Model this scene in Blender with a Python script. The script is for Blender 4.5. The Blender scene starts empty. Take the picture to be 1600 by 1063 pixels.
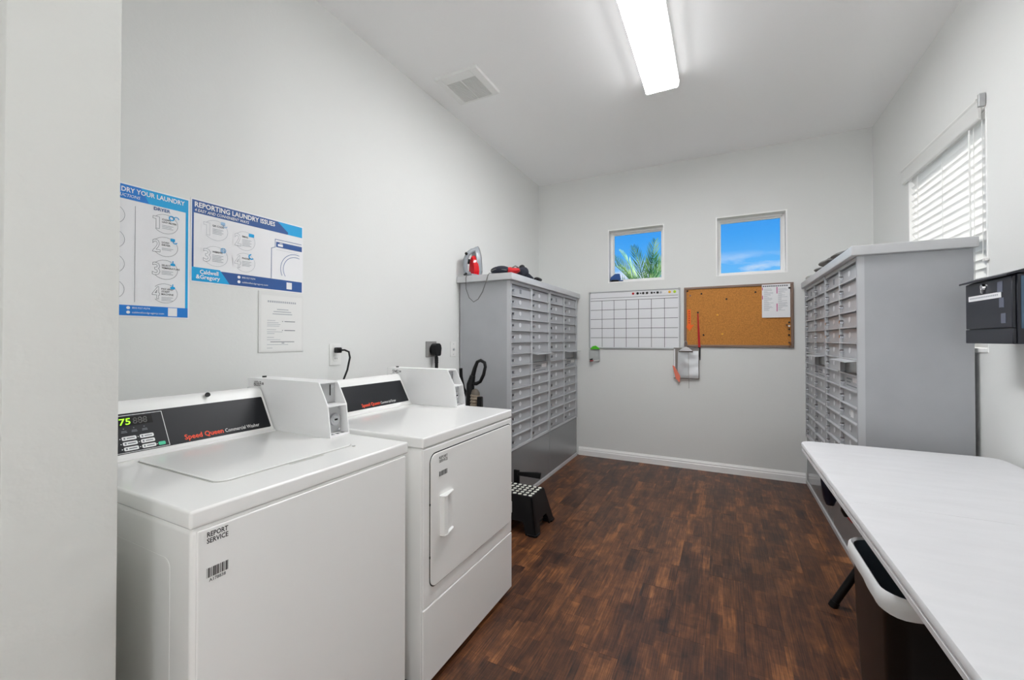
import bpy, bmesh, math, random
from mathutils import Vector, Matrix, noise
random.seed(7)
PI = math.pi
SC = bpy.context.scene
COL = SC.collection

# ------------------------------------------------------------------ camera
F_PX, YAW, PITCH, CAM_H = 654.5, 0.4674, 0.0098, 1.2621
cam_d = bpy.data.cameras.new('camera')
cam_d.sensor_width = 36.0
cam_d.lens = F_PX / 1600 * 36.0
cam_d.shift_y = -6.9 / 1600
cam_d.clip_start = 0.02
cam = bpy.data.objects.new('camera', cam_d)
COL.objects.link(cam)
cam.location = (0, 0, CAM_H)
cam.rotation_euler = (PI / 2 + PITCH, 0, YAW)
SC.camera = cam

# ------------------------------------------------------------------ view and world
SC.view_settings.view_transform = 'Standard'
SC.view_settings.look = 'None'
SC.view_settings.gamma = 1.0
SC.view_settings.use_curve_mapping = False
SC.view_settings.exposure = 0.04
SC.cycles.use_denoising = True
SC.cycles.max_bounces = 14
SC.cycles.diffuse_bounces = 8
SC.cycles.glossy_bounces = 4
SC.cycles.caustics_reflective = False
SC.cycles.caustics_refractive = False
SC.cycles.sample_clamp_indirect = 6.0


def lin(c):
    c = c / 255.0
    return c / 12.92 if c <= 0.04045 else ((c + 0.055) / 1.055) ** 2.4


def rgb(r, g, b):
    return (lin(r), lin(g), lin(b), 1.0)


def build_world():
    w = bpy.data.worlds.new('sky')
    SC.world = w
    w.use_nodes = True
    nt = w.node_tree
    nt.nodes.clear()
    out = nt.nodes.new('ShaderNodeOutputWorld')
    bg = nt.nodes.new('ShaderNodeBackground')
    tc = nt.nodes.new('ShaderNodeTexCoord')
    sep = nt.nodes.new('ShaderNodeSeparateXYZ')
    nt.links.new(tc.outputs['Generated'], sep.inputs[0])
    ramp = nt.nodes.new('ShaderNodeValToRGB')
    e = ramp.color_ramp.elements
    e[0].position, e[0].color = 0.0, rgb(150, 205, 246)
    e[1].position, e[1].color = 0.42, rgb(24, 112, 222)
    a = e.new(0.13); a.color = rgb(104, 186, 248)
    a = e.new(0.22); a.color = rgb(62, 160, 243)
    nt.links.new(sep.outputs['Z'], ramp.inputs[0])
    # cumulus banks low over the horizon
    mp = nt.nodes.new('ShaderNodeMapping')
    mp.inputs['Scale'].default_value = (1, 1, 3.2)
    mp.inputs['Location'].default_value = (0.35, 0.1, 0.0)
    nt.links.new(tc.outputs['Generated'], mp.inputs[0])
    nz = nt.nodes.new('ShaderNodeTexNoise')
    nz.inputs['Scale'].default_value = 5.5
    nz.inputs['Detail'].default_value = 7
    nz.inputs['Roughness'].default_value = 0.58
    nt.links.new(mp.outputs[0], nz.inputs[0])
    cr = nt.nodes.new('ShaderNodeMapRange')
    cr.inputs['From Min'].default_value = 0.42
    cr.inputs['From Max'].default_value = 0.56
    nt.links.new(nz.outputs['Fac'], cr.inputs['Value'])
    el = nt.nodes.new('ShaderNodeMapRange')
    el.inputs['From Min'].default_value = 0.185
    el.inputs['From Max'].default_value = 0.145
    nt.links.new(sep.outputs['Z'], el.inputs['Value'])
    mul = nt.nodes.new('ShaderNodeMath'); mul.operation = 'MULTIPLY'
    nt.links.new(cr.outputs[0], mul.inputs[0])
    nt.links.new(el.outputs[0], mul.inputs[1])
    mx = nt.nodes.new('ShaderNodeMixRGB')
    mx.inputs['Color2'].default_value = rgb(226, 236, 248)
    nt.links.new(mul.outputs[0], mx.inputs['Fac'])
    nt.links.new(ramp.outputs[0], mx.inputs['Color1'])
    nt.links.new(mx.outputs[0], bg.inputs['Color'])
    bg.inputs['Strength'].default_value = 1.0
    nt.links.new(bg.outputs[0], out.inputs[0])


build_world()
sun_d = bpy.data.lights.new('sun', 'SUN')
sun_d.energy = 8.0
sun_d.angle = 0.01
sun_d.color = (1.0, 0.96, 0.9)
sun = bpy.data.objects.new('sun', sun_d)
COL.objects.link(sun)
sun.rotation_euler = Vector((-0.80, 0.30, -0.52)).to_track_quat('-Z', 'Y').to_euler()

# strength of the ceiling lamp and the added rear lamp (used by their builders below)
LAMP_MAIN = 54.0
LAMP_REAR = 30.0

# ------------------------------------------------------------------ room size (metres)
XL, XR, D, HC, YF = -1.898, 1.118, 4.459, 3.04, -1.70


def on(ax, val, px, py):
    """point where the ray through photo pixel (px, py) meets the plane ax = val"""
    r, u, f = (px - 800) / F_PX, -(py - 524.6) / F_PX, 1.0
    c, s = math.cos(PITCH), math.sin(PITCH)
    f, u = c - s * u, s + c * u
    c, s = math.cos(YAW), math.sin(YAW)
    d = Vector((-s * f + c * r, c * f + s * r, u))
    o = Vector((0, 0, CAM_H))
    i = 'xyz'.index(ax)
    return o + d * ((val - o[i]) / d[i])


# ------------------------------------------------------------------ materials
MATS = {}


def mat(name, col, rough=0.5, metal=0.0, bump=0.0, bscale=60.0, var=0.0, vscale=8.0, coat=0.0,
        emit=None, estr=0.0, alpha=None, trans=0.0, spec=None, ior=None, stretch=None):
    if name in MATS:
        return MATS[name]
    m = bpy.data.materials.new(name)
    m.use_nodes = True
    nt = m.node_tree
    b = nt.nodes['Principled BSDF']
    b.inputs['Base Color'].default_value = rgb(*col)
    b.inputs['Roughness'].default_value = rough
    b.inputs['Metallic'].default_value = metal
    if coat:
        b.inputs['Coat Weight'].default_value = coat
        b.inputs['Coat Roughness'].default_value = 0.08
    if spec is not None:
        b.inputs['Specular IOR Level'].default_value = spec
    if trans:
        b.inputs['Transmission Weight'].default_value = trans
    if ior:
        b.inputs['IOR'].default_value = ior
    if emit:
        b.inputs['Emission Color'].default_value = rgb(*emit)
        b.inputs['Emission Strength'].default_value = estr
    if bump or var:
        tc = nt.nodes.new('ShaderNodeTexCoord')
        src = tc.outputs['Object']
        if stretch:
            mp = nt.nodes.new('ShaderNodeMapping')
            mp.inputs['Scale'].default_value = stretch
            nt.links.new(src, mp.inputs[0])
            src = mp.outputs[0]
    if bump:
        n = nt.nodes.new('ShaderNodeTexNoise')
        n.inputs['Scale'].default_value = bscale
        n.inputs['Detail'].default_value = 4
        nt.links.new(src, n.inputs['Vector'])
        bp = nt.nodes.new('ShaderNodeBump')
        bp.inputs['Strength'].default_value = bump
        bp.inputs['Distance'].default_value = 0.004
        nt.links.new(n.outputs['Fac'], bp.inputs['Height'])
        nt.links.new(bp.outputs[0], b.inputs['Normal'])
    if var:
        n2 = nt.nodes.new('ShaderNodeTexNoise')
        n2.inputs['Scale'].default_value = vscale
        n2.inputs['Detail'].default_value = 5
        nt.links.new(src, n2.inputs['Vector'])
        rp = nt.nodes.new('ShaderNodeValToRGB')
        lo = [max(0, c * (1 - var)) for c in col]
        hi = [min(255, c * (1 + var)) for c in col]
        rp.color_ramp.elements[0].position = 0.3
        rp.color_ramp.elements[0].color = rgb(*lo)
        rp.color_ramp.elements[1].position = 0.7
        rp.color_ramp.elements[1].color = rgb(*hi)
        nt.links.new(n2.outputs['Fac'], rp.inputs[0])
        nt.links.new(rp.outputs[0], b.inputs['Base Color'])
    MATS[name] = m
    return m


def glass_mat():
    m = bpy.data.materials.new('window_glass')
    m.use_nodes = True
    nt = m.node_tree
    nt.nodes.clear()
    o = nt.nodes.new('ShaderNodeOutputMaterial')
    t = nt.nodes.new('ShaderNodeBsdfTransparent')
    g = nt.nodes.new('ShaderNodeBsdfGlossy')
    g.inputs['Roughness'].default_value = 0.02
    fr = nt.nodes.new('ShaderNodeFresnel')
    fr.inputs['IOR'].default_value = 1.3
    mx = nt.nodes.new('ShaderNodeMixShader')
    nt.links.new(fr.outputs[0], mx.inputs[0])
    nt.links.new(t.outputs[0], mx.inputs[1])
    nt.links.new(g.outputs[0], mx.inputs[2])
    nt.links.new(mx.outputs[0], o.inputs[0])
    return m


def clear_plastic_mat():
    m = bpy.data.materials.new('clear_acrylic')
    m.use_nodes = True
    nt = m.node_tree
    nt.nodes.clear()
    o = nt.nodes.new('ShaderNodeOutputMaterial')
    t = nt.nodes.new('ShaderNodeBsdfTransparent')
    t.inputs[0].default_value = (0.985, 0.99, 0.99, 1)
    g = nt.nodes.new('ShaderNodeBsdfGlossy')
    g.inputs['Roughness'].default_value = 0.08
    mx = nt.nodes.new('ShaderNodeMixShader')
    mx.inputs[0].default_value = 0.06
    nt.links.new(t.outputs[0], mx.inputs[1])
    nt.links.new(g.outputs[0], mx.inputs[2])
    nt.links.new(mx.outputs[0], o.inputs[0])
    return m


def slat_mat():
    m = bpy.data.materials.new('blind_slat')
    m.use_nodes = True
    nt = m.node_tree
    nt.nodes.clear()
    o = nt.nodes.new('ShaderNodeOutputMaterial')
    d = nt.nodes.new('ShaderNodeBsdfPrincipled')
    d.inputs['Base Color'].default_value = rgb(246, 246, 245)
    d.inputs['Roughness'].default_value = 0.4
    t = nt.nodes.new('ShaderNodeBsdfTranslucent')
    t.inputs[0].default_value = rgb(248, 248, 246)
    mx = nt.nodes.new('ShaderNodeMixShader')
    mx.inputs[0].default_value = 0.42
    nt.links.new(d.outputs[0], mx.inputs[1])
    nt.links.new(t.outputs[0], mx.inputs[2])
    nt.links.new(mx.outputs[0], o.inputs[0])
    return m


def leaf_mat():
    m = bpy.data.materials.new('palm_leaf')
    m.use_nodes = True
    nt = m.node_tree
    b = nt.nodes['Principled BSDF']
    b.inputs['Roughness'].default_value = 0.45
    tc = nt.nodes.new('ShaderNodeTexCoord')
    n = nt.nodes.new('ShaderNodeTexNoise')
    n.inputs['Scale'].default_value = 3.5
    nt.links.new(tc.outputs['Object'], n.inputs[0])
    rp = nt.nodes.new('ShaderNodeValToRGB')
    rp.color_ramp.elements[0].position = 0.36
    rp.color_ramp.elements[0].color = rgb(66, 128, 84)
    rp.color_ramp.elements[1].position = 0.64
    rp.color_ramp.elements[1].color = rgb(176, 204, 120)
    nt.links.new(n.outputs[0], rp.inputs[0])
    nt.links.new(rp.outputs[0], b.inputs['Base Color'])
    return m


def plank_mat():
    m = bpy.data.materials.new('vinyl_plank')
    m.use_nodes = True
    nt = m.node_tree
    N, L = nt.nodes.new, nt.links.new
    b = nt.nodes['Principled BSDF']
    tc = N('ShaderNodeTexCoord')
    oi = N('ShaderNodeObjectInfo')
    off = N('ShaderNodeVectorMath'); off.operation = 'SCALE'
    off.inputs[0].default_value = (31.7, 53.3, 17.1)
    L(oi.outputs['Random'], off.inputs['Scale'])
    add = N('ShaderNodeVectorMath'); add.operation = 'ADD'
    L(tc.outputs['Object'], add.inputs[0]); L(off.outputs[0], add.inputs[1])
    sp = N('ShaderNodeSeparateXYZ'); L(add.outputs[0], sp.inputs[0])

    def mth(op, a, bb=None):
        n = N('ShaderNodeMath'); n.operation = op
        for k, q in enumerate((a, bb)):
            if q is None:
                continue
            if isinstance(q, (int, float)):
                n.inputs[k].default_value = q
            else:
                L(q, n.inputs[k])
        return n.outputs[0]

    def blocks(wx, wy):
        sx = mth('FLOOR', mth('DIVIDE', sp.outputs['X'], wx))
        wn = N('ShaderNodeTexWhiteNoise'); wn.noise_dimensions = '1D'
        L(sx, wn.inputs['W'])
        sy = mth('FLOOR', mth('ADD', mth('DIVIDE', sp.outputs['Y'], wy), mth('MULTIPLY', wn.outputs['Value'], 9.0)))
        cb = N('ShaderNodeCombineXYZ'); L(sx, cb.inputs[0]); L(sy, cb.inputs[1]); L(oi.outputs['Random'], cb.inputs[2])
        w2 = N('ShaderNodeTexWhiteNoise'); w2.noise_dimensions = '3D'
        L(cb.outputs[0], w2.inputs['Vector'])
        return w2.outputs['Value']

    def nz(scale, vec_scale, detail, dist=0.0):
        mp = N('ShaderNodeMapping'); mp.inputs['Scale'].default_value = vec_scale
        L(add.outputs[0], mp.inputs[0])
        n = N('ShaderNodeTexNoise'); n.inputs['Scale'].default_value = scale
        n.inputs['Detail'].default_value = detail
        n.inputs['Distortion'].default_value = dist
        L(mp.outputs[0], n.inputs[0])
        return n.outputs['Fac']

    b1 = blocks(0.0505, 0.17)
    b2 = blocks(0.076, 0.36)
    grain = nz(1.0, (190, 7, 1), 5, 0.4)
    cross = nz(1.0, (14, 120, 1), 3)
    patch = nz(1.0, (16, 9, 1), 4, 0.8)
    t = mth('ADD', mth('MULTIPLY', b1, 0.16), mth('MULTIPLY', b2, 0.13))
    t = mth('ADD', t, mth('MULTIPLY', grain, 0.52))
    t = mth('ADD', t, mth('MULTIPLY', cross, 0.10))
    t = mth('ADD', t, mth('MULTIPLY', patch, 0.43))
    t = mth('ADD', t, mth('MULTIPLY', oi.outputs['Random'], 0.08))
    rp = N('ShaderNodeValToRGB')
    e = rp.color_ramp.elements
    e[0].position, e[0].color = 0.46, rgb(30, 19, 15)
    e[1].position, e[1].color = 0.98, rgb(160, 104, 60)
    q = e.new(0.63); q.color = rgb(68, 41, 28)
    q = e.new(0.78); q.color = rgb(102, 63, 38)
    L(t, rp.inputs[0])
    L(rp.outputs[0], b.inputs['Base Color'])
    b.inputs['Roughness'].default_value = 0.40
    b.inputs['Specular IOR Level'].default_value = 0.45
    bp = N('ShaderNodeBump'); bp.inputs['Strength'].default_value = 0.12
    bp.inputs['Distance'].default_value = 0.002
    L(grain, bp.inputs['Height']); L(bp.outputs[0], b.inputs['Normal'])
    return m


M_WALL = mat('painted_wall', (229, 230, 228), 0.75, bump=0.10, bscale=70)
M_PART = mat('knockdown_wall_dimmed', (219, 220, 216), 0.7, bump=0.85, bscale=16)  # same paint as the walls, darkened to offset the rear lamp's light
M_CEIL = mat('ceiling_paint', (250, 250, 250), 0.85, bump=0.06, bscale=90)
M_TRIM = mat('white_trim', (252, 252, 251), 0.4)
M_ENAMEL = mat('white_enamel', (245, 245, 243), 0.16, coat=0.3)
M_WPLASTIC = mat('white_plastic', (238, 238, 236), 0.35)
M_COIN = mat('white_powder_coat', (240, 240, 240), 0.4, bump=0.03, bscale=300)
M_GREY = mat('grey_mailbox_metal', (172, 174, 178), 0.38, metal=0.0, var=0.03, vscale=3, spec=0.5)
M_GREYD = mat('grey_mailbox_door', (168, 170, 174), 0.36, var=0.03, vscale=5)
M_RAIL = mat('grey_mailbox_rail_lit', (192, 194, 197), 0.36)  # mailbox grey made lighter; light catching the rails put into the colour
M_PANEL = mat('grey_gloss_panel', (142, 144, 146), 0.18, metal=0.25)
M_CAP = mat('grey_cap_metal', (198, 199, 201), 0.32, var=0.02)
M_CHROME = mat('chrome', (215, 215, 218), 0.18, metal=1.0)
M_STEEL = mat('brushed_steel', (186, 187, 188), 0.4, metal=0.35)
M_BLACK = mat('black_plastic', (13, 13, 15), 0.4, spec=0.35)
M_BLACKG = mat('black_gloss', (12, 12, 14), 0.15)
M_DARKGAP = mat('dark_gap', (40, 40, 40), 0.8)
M_CONSOLE = mat('console_overlay', (20, 22, 27), 0.42, spec=0.3)
M_ORANGE = mat('orange_print', (238, 72, 28), 0.5)
M_WHITEP = mat('white_print', (242, 242, 242), 0.5)
M_GREYP = mat('grey_print', (120, 124, 130), 0.6)
M_LGREYP = mat('light_grey_print', (176, 180, 186), 0.6)
M_BLACKP = mat('black_print', (22, 22, 24), 0.6)
M_PAPER = mat('white_paper', (240, 240, 242), 0.6)
M_BLUE = mat('poster_blue', (22, 124, 212), 0.4)
M_CYAN = mat('poster_cyan', (14, 166, 226), 0.4)
M_NAVY = mat('poster_navy', (46, 88, 152), 0.4)
M_GREENB = mat('green_button', (70, 205, 160), 0.4)
M_LED = mat('green_led', (150, 235, 30), 0.4, emit=(150, 240, 20), estr=1.2)
M_LEDOFF = mat('led_off', (74, 74, 72), 0.5)
M_CORK = mat('cork', (193, 130, 62), 0.9, bump=0.3, bscale=160, var=0.10, vscale=140)
M_FRAMEB = mat('bronze_frame', (128, 106, 94), 0.4, metal=0.35)
M_ALU = mat('aluminium', (196, 198, 200), 0.3, metal=0.7)
M_WBOARD = mat('whiteboard', (236, 237, 240), 0.25)
M_RED = mat('red_plastic', (196, 26, 32), 0.3)
M_LIME = mat('lime_plastic', (190, 226, 40), 0.4)
M_GREEN = mat('green_plastic', (86, 200, 40), 0.4)
M_AMBER = mat('amber_plastic', (240, 180, 30), 0.4)
M_ORANGET = mat('orange_tape', (246, 108, 16), 0.5)
M_PINK = mat('salmon_tag', (236, 128, 104), 0.5)
M_REDCLOTH = mat('red_strap', (186, 34, 34), 0.8)
M_NAVYCLOTH = mat('navy_cloth', (30, 34, 48), 0.75, bump=0.2, bscale=200)
M_REDB = mat('red_cloth', (200, 30, 36), 0.7)
M_GREYCLOTH = mat('grey_cloth', (112, 112, 110), 0.8, bump=0.2, bscale=120, var=0.15)
M_SILVER = mat('silver_foil', (205, 207, 210), 0.32, metal=0.55, bump=0.5, bscale=14)
M_TABLE = mat('white_table_plastic', (219, 219, 221), 0.42, bump=0.05, bscale=350, var=0.012, vscale=6, stretch=(1.2, 4, 1))
M_BIN = mat('black_bin', (12, 11, 11), 0.3, spec=0.3)
M_LINER = mat('white_liner', (232, 234, 234), 0.4, bump=0.4, bscale=18)
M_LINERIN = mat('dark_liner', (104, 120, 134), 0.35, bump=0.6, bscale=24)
M_BOXB = mat('black_drop_box', (30, 33, 42), 0.32)
M_BOXS = mat('drop_box_reflection', (72, 98, 120), 0.2)  # blue reflection painted onto the side of the black box
M_SLATE = mat('grey_tab', (104, 108, 124), 0.45)
M_HOSE = mat('tan_hose', (150, 136, 118), 0.45)
M_IRONG = mat('iron_grey', (150, 156, 162), 0.3)
M_IRONR = mat('iron_red', (214, 24, 34), 0.18, coat=0.4)
M_BLUECAP = mat('blue_fabric', (52, 88, 150), 0.8)
M_NIGHT = mat('midnight_plastic', (22, 30, 52), 0.35)
M_GROUND = mat('lawn', (120, 140, 84), 0.9, var=0.15)
M_BARK = mat('palm_bark', (140, 118, 90), 0.9, bump=0.6, bscale=12)
M_CARD = mat('dryer_outlet_grey', (150, 150, 148), 0.45)
M_GLASS = glass_mat()
M_ACRYL = clear_plastic_mat()
M_SLAT = slat_mat()
M_LEAF = leaf_mat()
M_PLANK = plank_mat()
M_LAMP = mat('lamp_diffuser', (255, 255, 255), 0.4, emit=(252, 253, 255), estr=LAMP_MAIN)
M_LAMPRIB = mat('lamp_diffuser_rib', (250, 250, 250), 0.4, emit=(252, 253, 255), estr=1.0)
M_LAMPSIDE = mat('lamp_diffuser_side', (255, 255, 255), 0.4, emit=(252, 253, 255), estr=LAMP_MAIN * 0.06)
M_LAMP2 = mat('added_lamp_globe', (255, 255, 255), 0.4, emit=(252, 253, 255), estr=LAMP_REAR)  # glow of the added lamp behind the camera


# ------------------------------------------------------------------ mesh helpers
class MB:
    def __init__(s):
        s.v, s.f = [], []

    def add(s, vs, fs):
        o = len(s.v)
        s.v += [tuple(p) for p in vs]
        s.f += [tuple(i + o for i in f) for f in fs]
        return s

    def box(s, x0, x1, y0, y1, z0, z1):
        x0, x1 = sorted((x0, x1)); y0, y1 = sorted((y0, y1)); z0, z1 = sorted((z0, z1))
        return s.add([(x0, y0, z0), (x1, y0, z0), (x1, y1, z0), (x0, y1, z0),
                      (x0, y0, z1), (x1, y0, z1), (x1, y1, z1), (x0, y1, z1)],
                     [(0, 3, 2, 1), (4, 5, 6, 7), (0, 1, 5, 4), (1, 2, 6, 5), (2, 3, 7, 6), (3, 0, 4, 7)])

    def prism(s, pts, axis, lo, hi):
        """2-D polygon extruded along an axis; pts are the two remaining coordinates in xyz order"""
        def mk(p, t):
            return {'x': (t, p[0], p[1]), 'y': (p[0], t, p[1]), 'z': (p[0], p[1], t)}[axis]
        n = len(pts)
        vs = [mk(p, lo) for p in pts] + [mk(p, hi) for p in pts]
        fs = [tuple(range(n)), tuple(range(2 * n - 1, n - 1, -1))]
        fs += [(i, i + n, (i + 1) % n + n, (i + 1) % n) for i in range(n)]
        return s.add(vs, fs)

    def loft(s, rings, cap=True, closed=True):
        n = len(rings[0])
        vs = [p for r in rings for p in r]
        fs = []
        for k in range(len(rings) - 1):
            for i in range(n if closed else n - 1):
                j = (i + 1) % n
                fs.append((k * n + i, k * n + j, (k + 1) * n + j, (k + 1) * n + i))
        if cap:
            fs.append(tuple(range(n - 1, -1, -1)))
            fs.append(tuple((len(rings) - 1) * n + i for i in range(n)))
        return s.add(vs, fs)

    def cyl(s, p0, p1, r0, r1=None, n=16):
        return s.tube([p0, p1], [r0, r0 if r1 is None else r1], n)

    def tube(s, path, r, n=8, cap=True):
        P = [Vector(p) for p in path]
        if not isinstance(r, (list, tuple)):
            r = [r] * len(P)
        rings = []
        up = None
        for i, p in enumerate(P):
            t = (P[min(i + 1, len(P) - 1)] - P[max(i - 1, 0)]).normalized()
            if up is None:
                up = Vector((0, 0, 1)) if abs(t.z) < 0.9 else Vector((1, 0, 0))
            a = t.cross(up).normalized()
            up = a.cross(t).normalized()
            rings.append([p + (a * math.cos(2 * PI * k / n) + up * math.sin(2 * PI * k / n)) * r[i] for k in range(n)])
        return s.loft(rings, cap)

    def blob(s, c, rx, ry, rz, nu=18, nv=10, jit=0.0, seed=0, fr=8.0, zmin=None):
        c = Vector(c)
        if zmin is None:
            zmin = c.z - rz
        rings = []
        for j in range(nv + 1):
            th = PI * (0.02 + 0.96 * j / nv)
            ring = []
            for i in range(nu):
                ph = 2 * PI * i / nu
                d = Vector((math.sin(th) * math.cos(ph), math.sin(th) * math.sin(ph), -math.cos(th)))
                q = Vector((d.x * rx, d.y * ry, d.z * rz))
                if jit:
                    q *= 1 + jit * noise.noise((q + c) * fr + Vector((seed, seed * 2.3, 0)))
                q = c + q
                q.z = max(q.z, zmin + 0.0005)
                ring.append(q)
            rings.append(ring)
        return s.loft(rings)

    def poly(s, pts):
        return s.add(pts, [tuple(range(len(pts)))])


ORG = {}


def mesh_of(name, mb, material, bevel=0.0, seg=2, smooth=None, org=(0, 0, 0)):
    bm = bmesh.new()
    o = Vector(org)
    vs = [bm.verts.new(Vector(p) - o) for p in mb.v]
    for f in mb.f:
        try:
            bm.faces.new([vs[i] for i in f])
        except ValueError:
            pass
    bmesh.ops.recalc_face_normals(bm, faces=bm.faces)
    if bevel:
        ed = [e for e in bm.edges if len(e.link_faces) == 2 and e.calc_face_angle(0) > 0.5]
        bmesh.ops.bevel(bm, geom=ed, offset=bevel, segments=seg, affect='EDGES', profile=0.5, clamp_overlap=True)
    me = bpy.data.meshes.new(name)
    bm.to_mesh(me)
    bm.free()
    me.materials.append(material)
    if smooth is None:
        smooth = bool(bevel)
    if smooth:
        me.polygons.foreach_set('use_smooth', [True] * len(me.polygons))
        me.set_sharp_from_angle(angle=0.7)
    return me


def root_of(o):
    while o.parent:
        o = o.parent
    return o


def link(name, me, parent=None, loc=(0, 0, 0)):
    ob = bpy.data.objects.new(name, me)
    COL.objects.link(ob)
    ob.parent = parent
    ob.location = loc
    return ob


def weighted(ob):
    m = ob.modifiers.new('weighted_normal', 'WEIGHTED_NORMAL')
    m.keep_sharp = True


def part(name, mb, material, parent=None, bevel=0.0, seg=2, smooth=None, label=None):
    org = ORG.get(root_of(parent).name, (0, 0, 0)) if parent else (0, 0, 0)
    ob = link(name, mesh_of(name, mb, material, bevel, seg, smooth, org), parent)
    if bevel:
        weighted(ob)
    if label:
        ob['label'] = label
    return ob


def thing(name, label, cat, org=(0, 0, 0), group=None, rotz=0.0, local=False):
    ob = bpy.data.objects.new(name, None)
    ob.empty_display_size = 0.05
    COL.objects.link(ob)
    ob.location = org
    ob.rotation_euler = (0, 0, rotz)
    ob['label'] = label
    ob['category'] = cat
    if group:
        ob['group'] = group
    ORG[ob.name] = (0, 0, 0) if local else tuple(org)
    return ob


def single(name, mb, material, label, cat, group=None, bevel=0.0, seg=2, smooth=None):
    """a thing made of one mesh, its origin at its base"""
    xs, ys, zs = zip(*mb.v)
    o = ((min(xs) + max(xs)) / 2, (min(ys) + max(ys)) / 2, min(zs))
    ob = link(name, mesh_of(name, mb, material, bevel, seg, smooth, o), None, o)
    if bevel:
        weighted(ob)
    ob['label'] = label
    ob['category'] = cat
    if group:
        ob['group'] = group
    return ob


def struct(name, mb, material, label=None, bevel=0.0):
    ob = link(name, mesh_of(name, mb, material, bevel))
    ob['kind'] = 'structure'
    if label:
        ob['label'] = label
        ob['category'] = name.split('_')[0]
    return ob


def rrect(x0, x1, y0, y1, r, n=5):
    pts = []
    for cx, cy, a0 in ((x1 - r, y1 - r, 0), (x0 + r, y1 - r, 90), (x0 + r, y0 + r, 180), (x1 - r, y0 + r, 270)):
        for k in range(n + 1):
            a = math.radians(a0 + 90 * k / n)
            pts.append((cx + r * math.cos(a), cy + r * math.sin(a)))
    return pts


class Frame:
    """a flat face in the place: origin, right, up and outward directions"""
    def __init__(s, o, u, v):
        s.o, s.u, s.v = Vector(o), Vector(u).normalized(), Vector(v).normalized()
        s.n = s.u.cross(s.v).normalized()

    def p(s, a, b, d=0.0):
        return s.o + s.u * a + s.v * b + s.n * d


def flat(name, fr, polys, material, parent, d=0.0006, label=None):
    mb = MB()
    for poly in polys:
        mb.poly([fr.p(a, b, d) for a, b in poly])
    return part(name, mb, material, parent, label=label)


def rect(a0, a1, b0, b1):
    return [(a0, b0), (a1, b0), (a1, b1), (a0, b1)]


def ring2(ca, cb, ra, rb, w, n=28, a0=0.0, a1=2 * PI):
    out = []
    for k in range(n):
        t0, t1 = a0 + (a1 - a0) * k / n, a0 + (a1 - a0) * (k + 1) / n
        out.append([(ca + ra * math.cos(t0), cb + rb * math.sin(t0)), (ca + ra * math.cos(t1), cb + rb * math.sin(t1)),
                    (ca + (ra - w) * math.cos(t1), cb + (rb - w) * math.sin(t1)),
                    (ca + (ra - w) * math.cos(t0), cb + (rb - w) * math.sin(t0))])
    return out


def disc(ca, cb, r, n=16, rb=None):
    rb = r if rb is None else rb
    return [(ca + r * math.cos(2 * PI * k / n), cb + rb * math.sin(2 * PI * k / n)) for k in range(n)]


def text(fr, s, a, b, h, material, parent, width=None, align='LEFT', heavy=0.0, shear=0.0, outline=0.0, d=0.0009, name='lettering'):
    """a line of lettering: cap height h, baseline at (a, b), optionally squeezed to a width"""
    cu = bpy.data.curves.new('t', 'FONT')
    cu.body = s
    cu.size = 1.0
    cu.offset = heavy
    cu.shear = shear
    cu.resolution_u = 2
    if outline:
        cu.fill_mode = 'NONE'
        cu.bevel_depth = outline
        cu.bevel_resolution = 0
    to = bpy.data.objects.new('t', cu)
    COL.objects.link(to)
    dg = bpy.context.evaluated_depsgraph_get()
    me = bpy.data.meshes.new_from_object(to.evaluated_get(dg))
    bpy.data.objects.remove(to)
    bpy.data.curves.remove(cu)
    xs = [v.co.x for v in me.vertices]
    x0, x1 = min(xs), max(xs)
    sy = h / 0.70
    sx = sy if width is None else width / max(1e-6, x1 - x0)
    shift = {'LEFT': 0.0, 'CENTER': -0.5, 'RIGHT': -1.0}[align] * (x1 - x0) * sx
    org = Vector(ORG.get(root_of(parent).name, (0, 0, 0)))
    for v in me.vertices:
        v.co = fr.p(a + (v.co.x - x0) * sx + shift, b + v.co.y * sy, d + (v.co.z * sy * 0.3 if outline else 0)) - org
    me.materials.clear()
    me.materials.append(material)
    me.name = name
    return link(name, me, parent)


def copy_tree(o, parent=None):
    c = o.copy()
    COL.objects.link(c)
    c.parent = parent
    for ch in list(o.children):
        copy_tree(ch, c)
    return c


# ------------------------------------------------------------------ the room
W1 = (-1.098, -0.530, 1.868, 2.434)     # back wall windows x0, x1, z0, z1
W2 = (-0.060, 0.516, 1.868, 2.434)
W3 = (2.775, 3.715, 1.20, 2.385)        # right wall window y0, y1, z0, z1
T = 0.16

fl = MB().box(XL - T, XR + T, YF - T, D + T, -0.12, -0.006)
floor = struct('floor', fl, M_DARKGAP, 'dark brown wood plank floor running to the back wall')
floor.location = (0, 0, 0)
pw, pl = 0.152, 0.92
meshes = {}
ix = 0
x = XL
while x < XR - 0.005:
    wx = min(pw, XR - x)
    y = YF - ((ix * 0.37) % 1.0) * pl
    while y < D - 0.002:
        y0, y1 = max(y, YF), min(y + pl, D)
        if y1 - y0 > 0.03 and not (y1 < -0.35) and not (x + wx < -1.5 and y1 < 2.0):
            key = (round(wx, 4), round(y1 - y0, 4))
            if key not in meshes:
                g = 0.0003
                mb = MB().box(-wx / 2 + g, wx / 2 - g, -(y1 - y0) / 2 + g, (y1 - y0) / 2 - g, -0.0055, 0.0)
                meshes[key] = mesh_of('plank', mb, M_PLANK)
            link('plank', meshes[key], floor, (x + wx / 2, (y0 + y1) / 2, 0))
        y += pl
    x += pw
    ix += 1
# the area the photograph does not see is floored in one piece
part('floor_sheet', MB().box(XL, XR, YF, -0.36, -0.0055, -0.0004), M_PLANK, floor)

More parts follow.
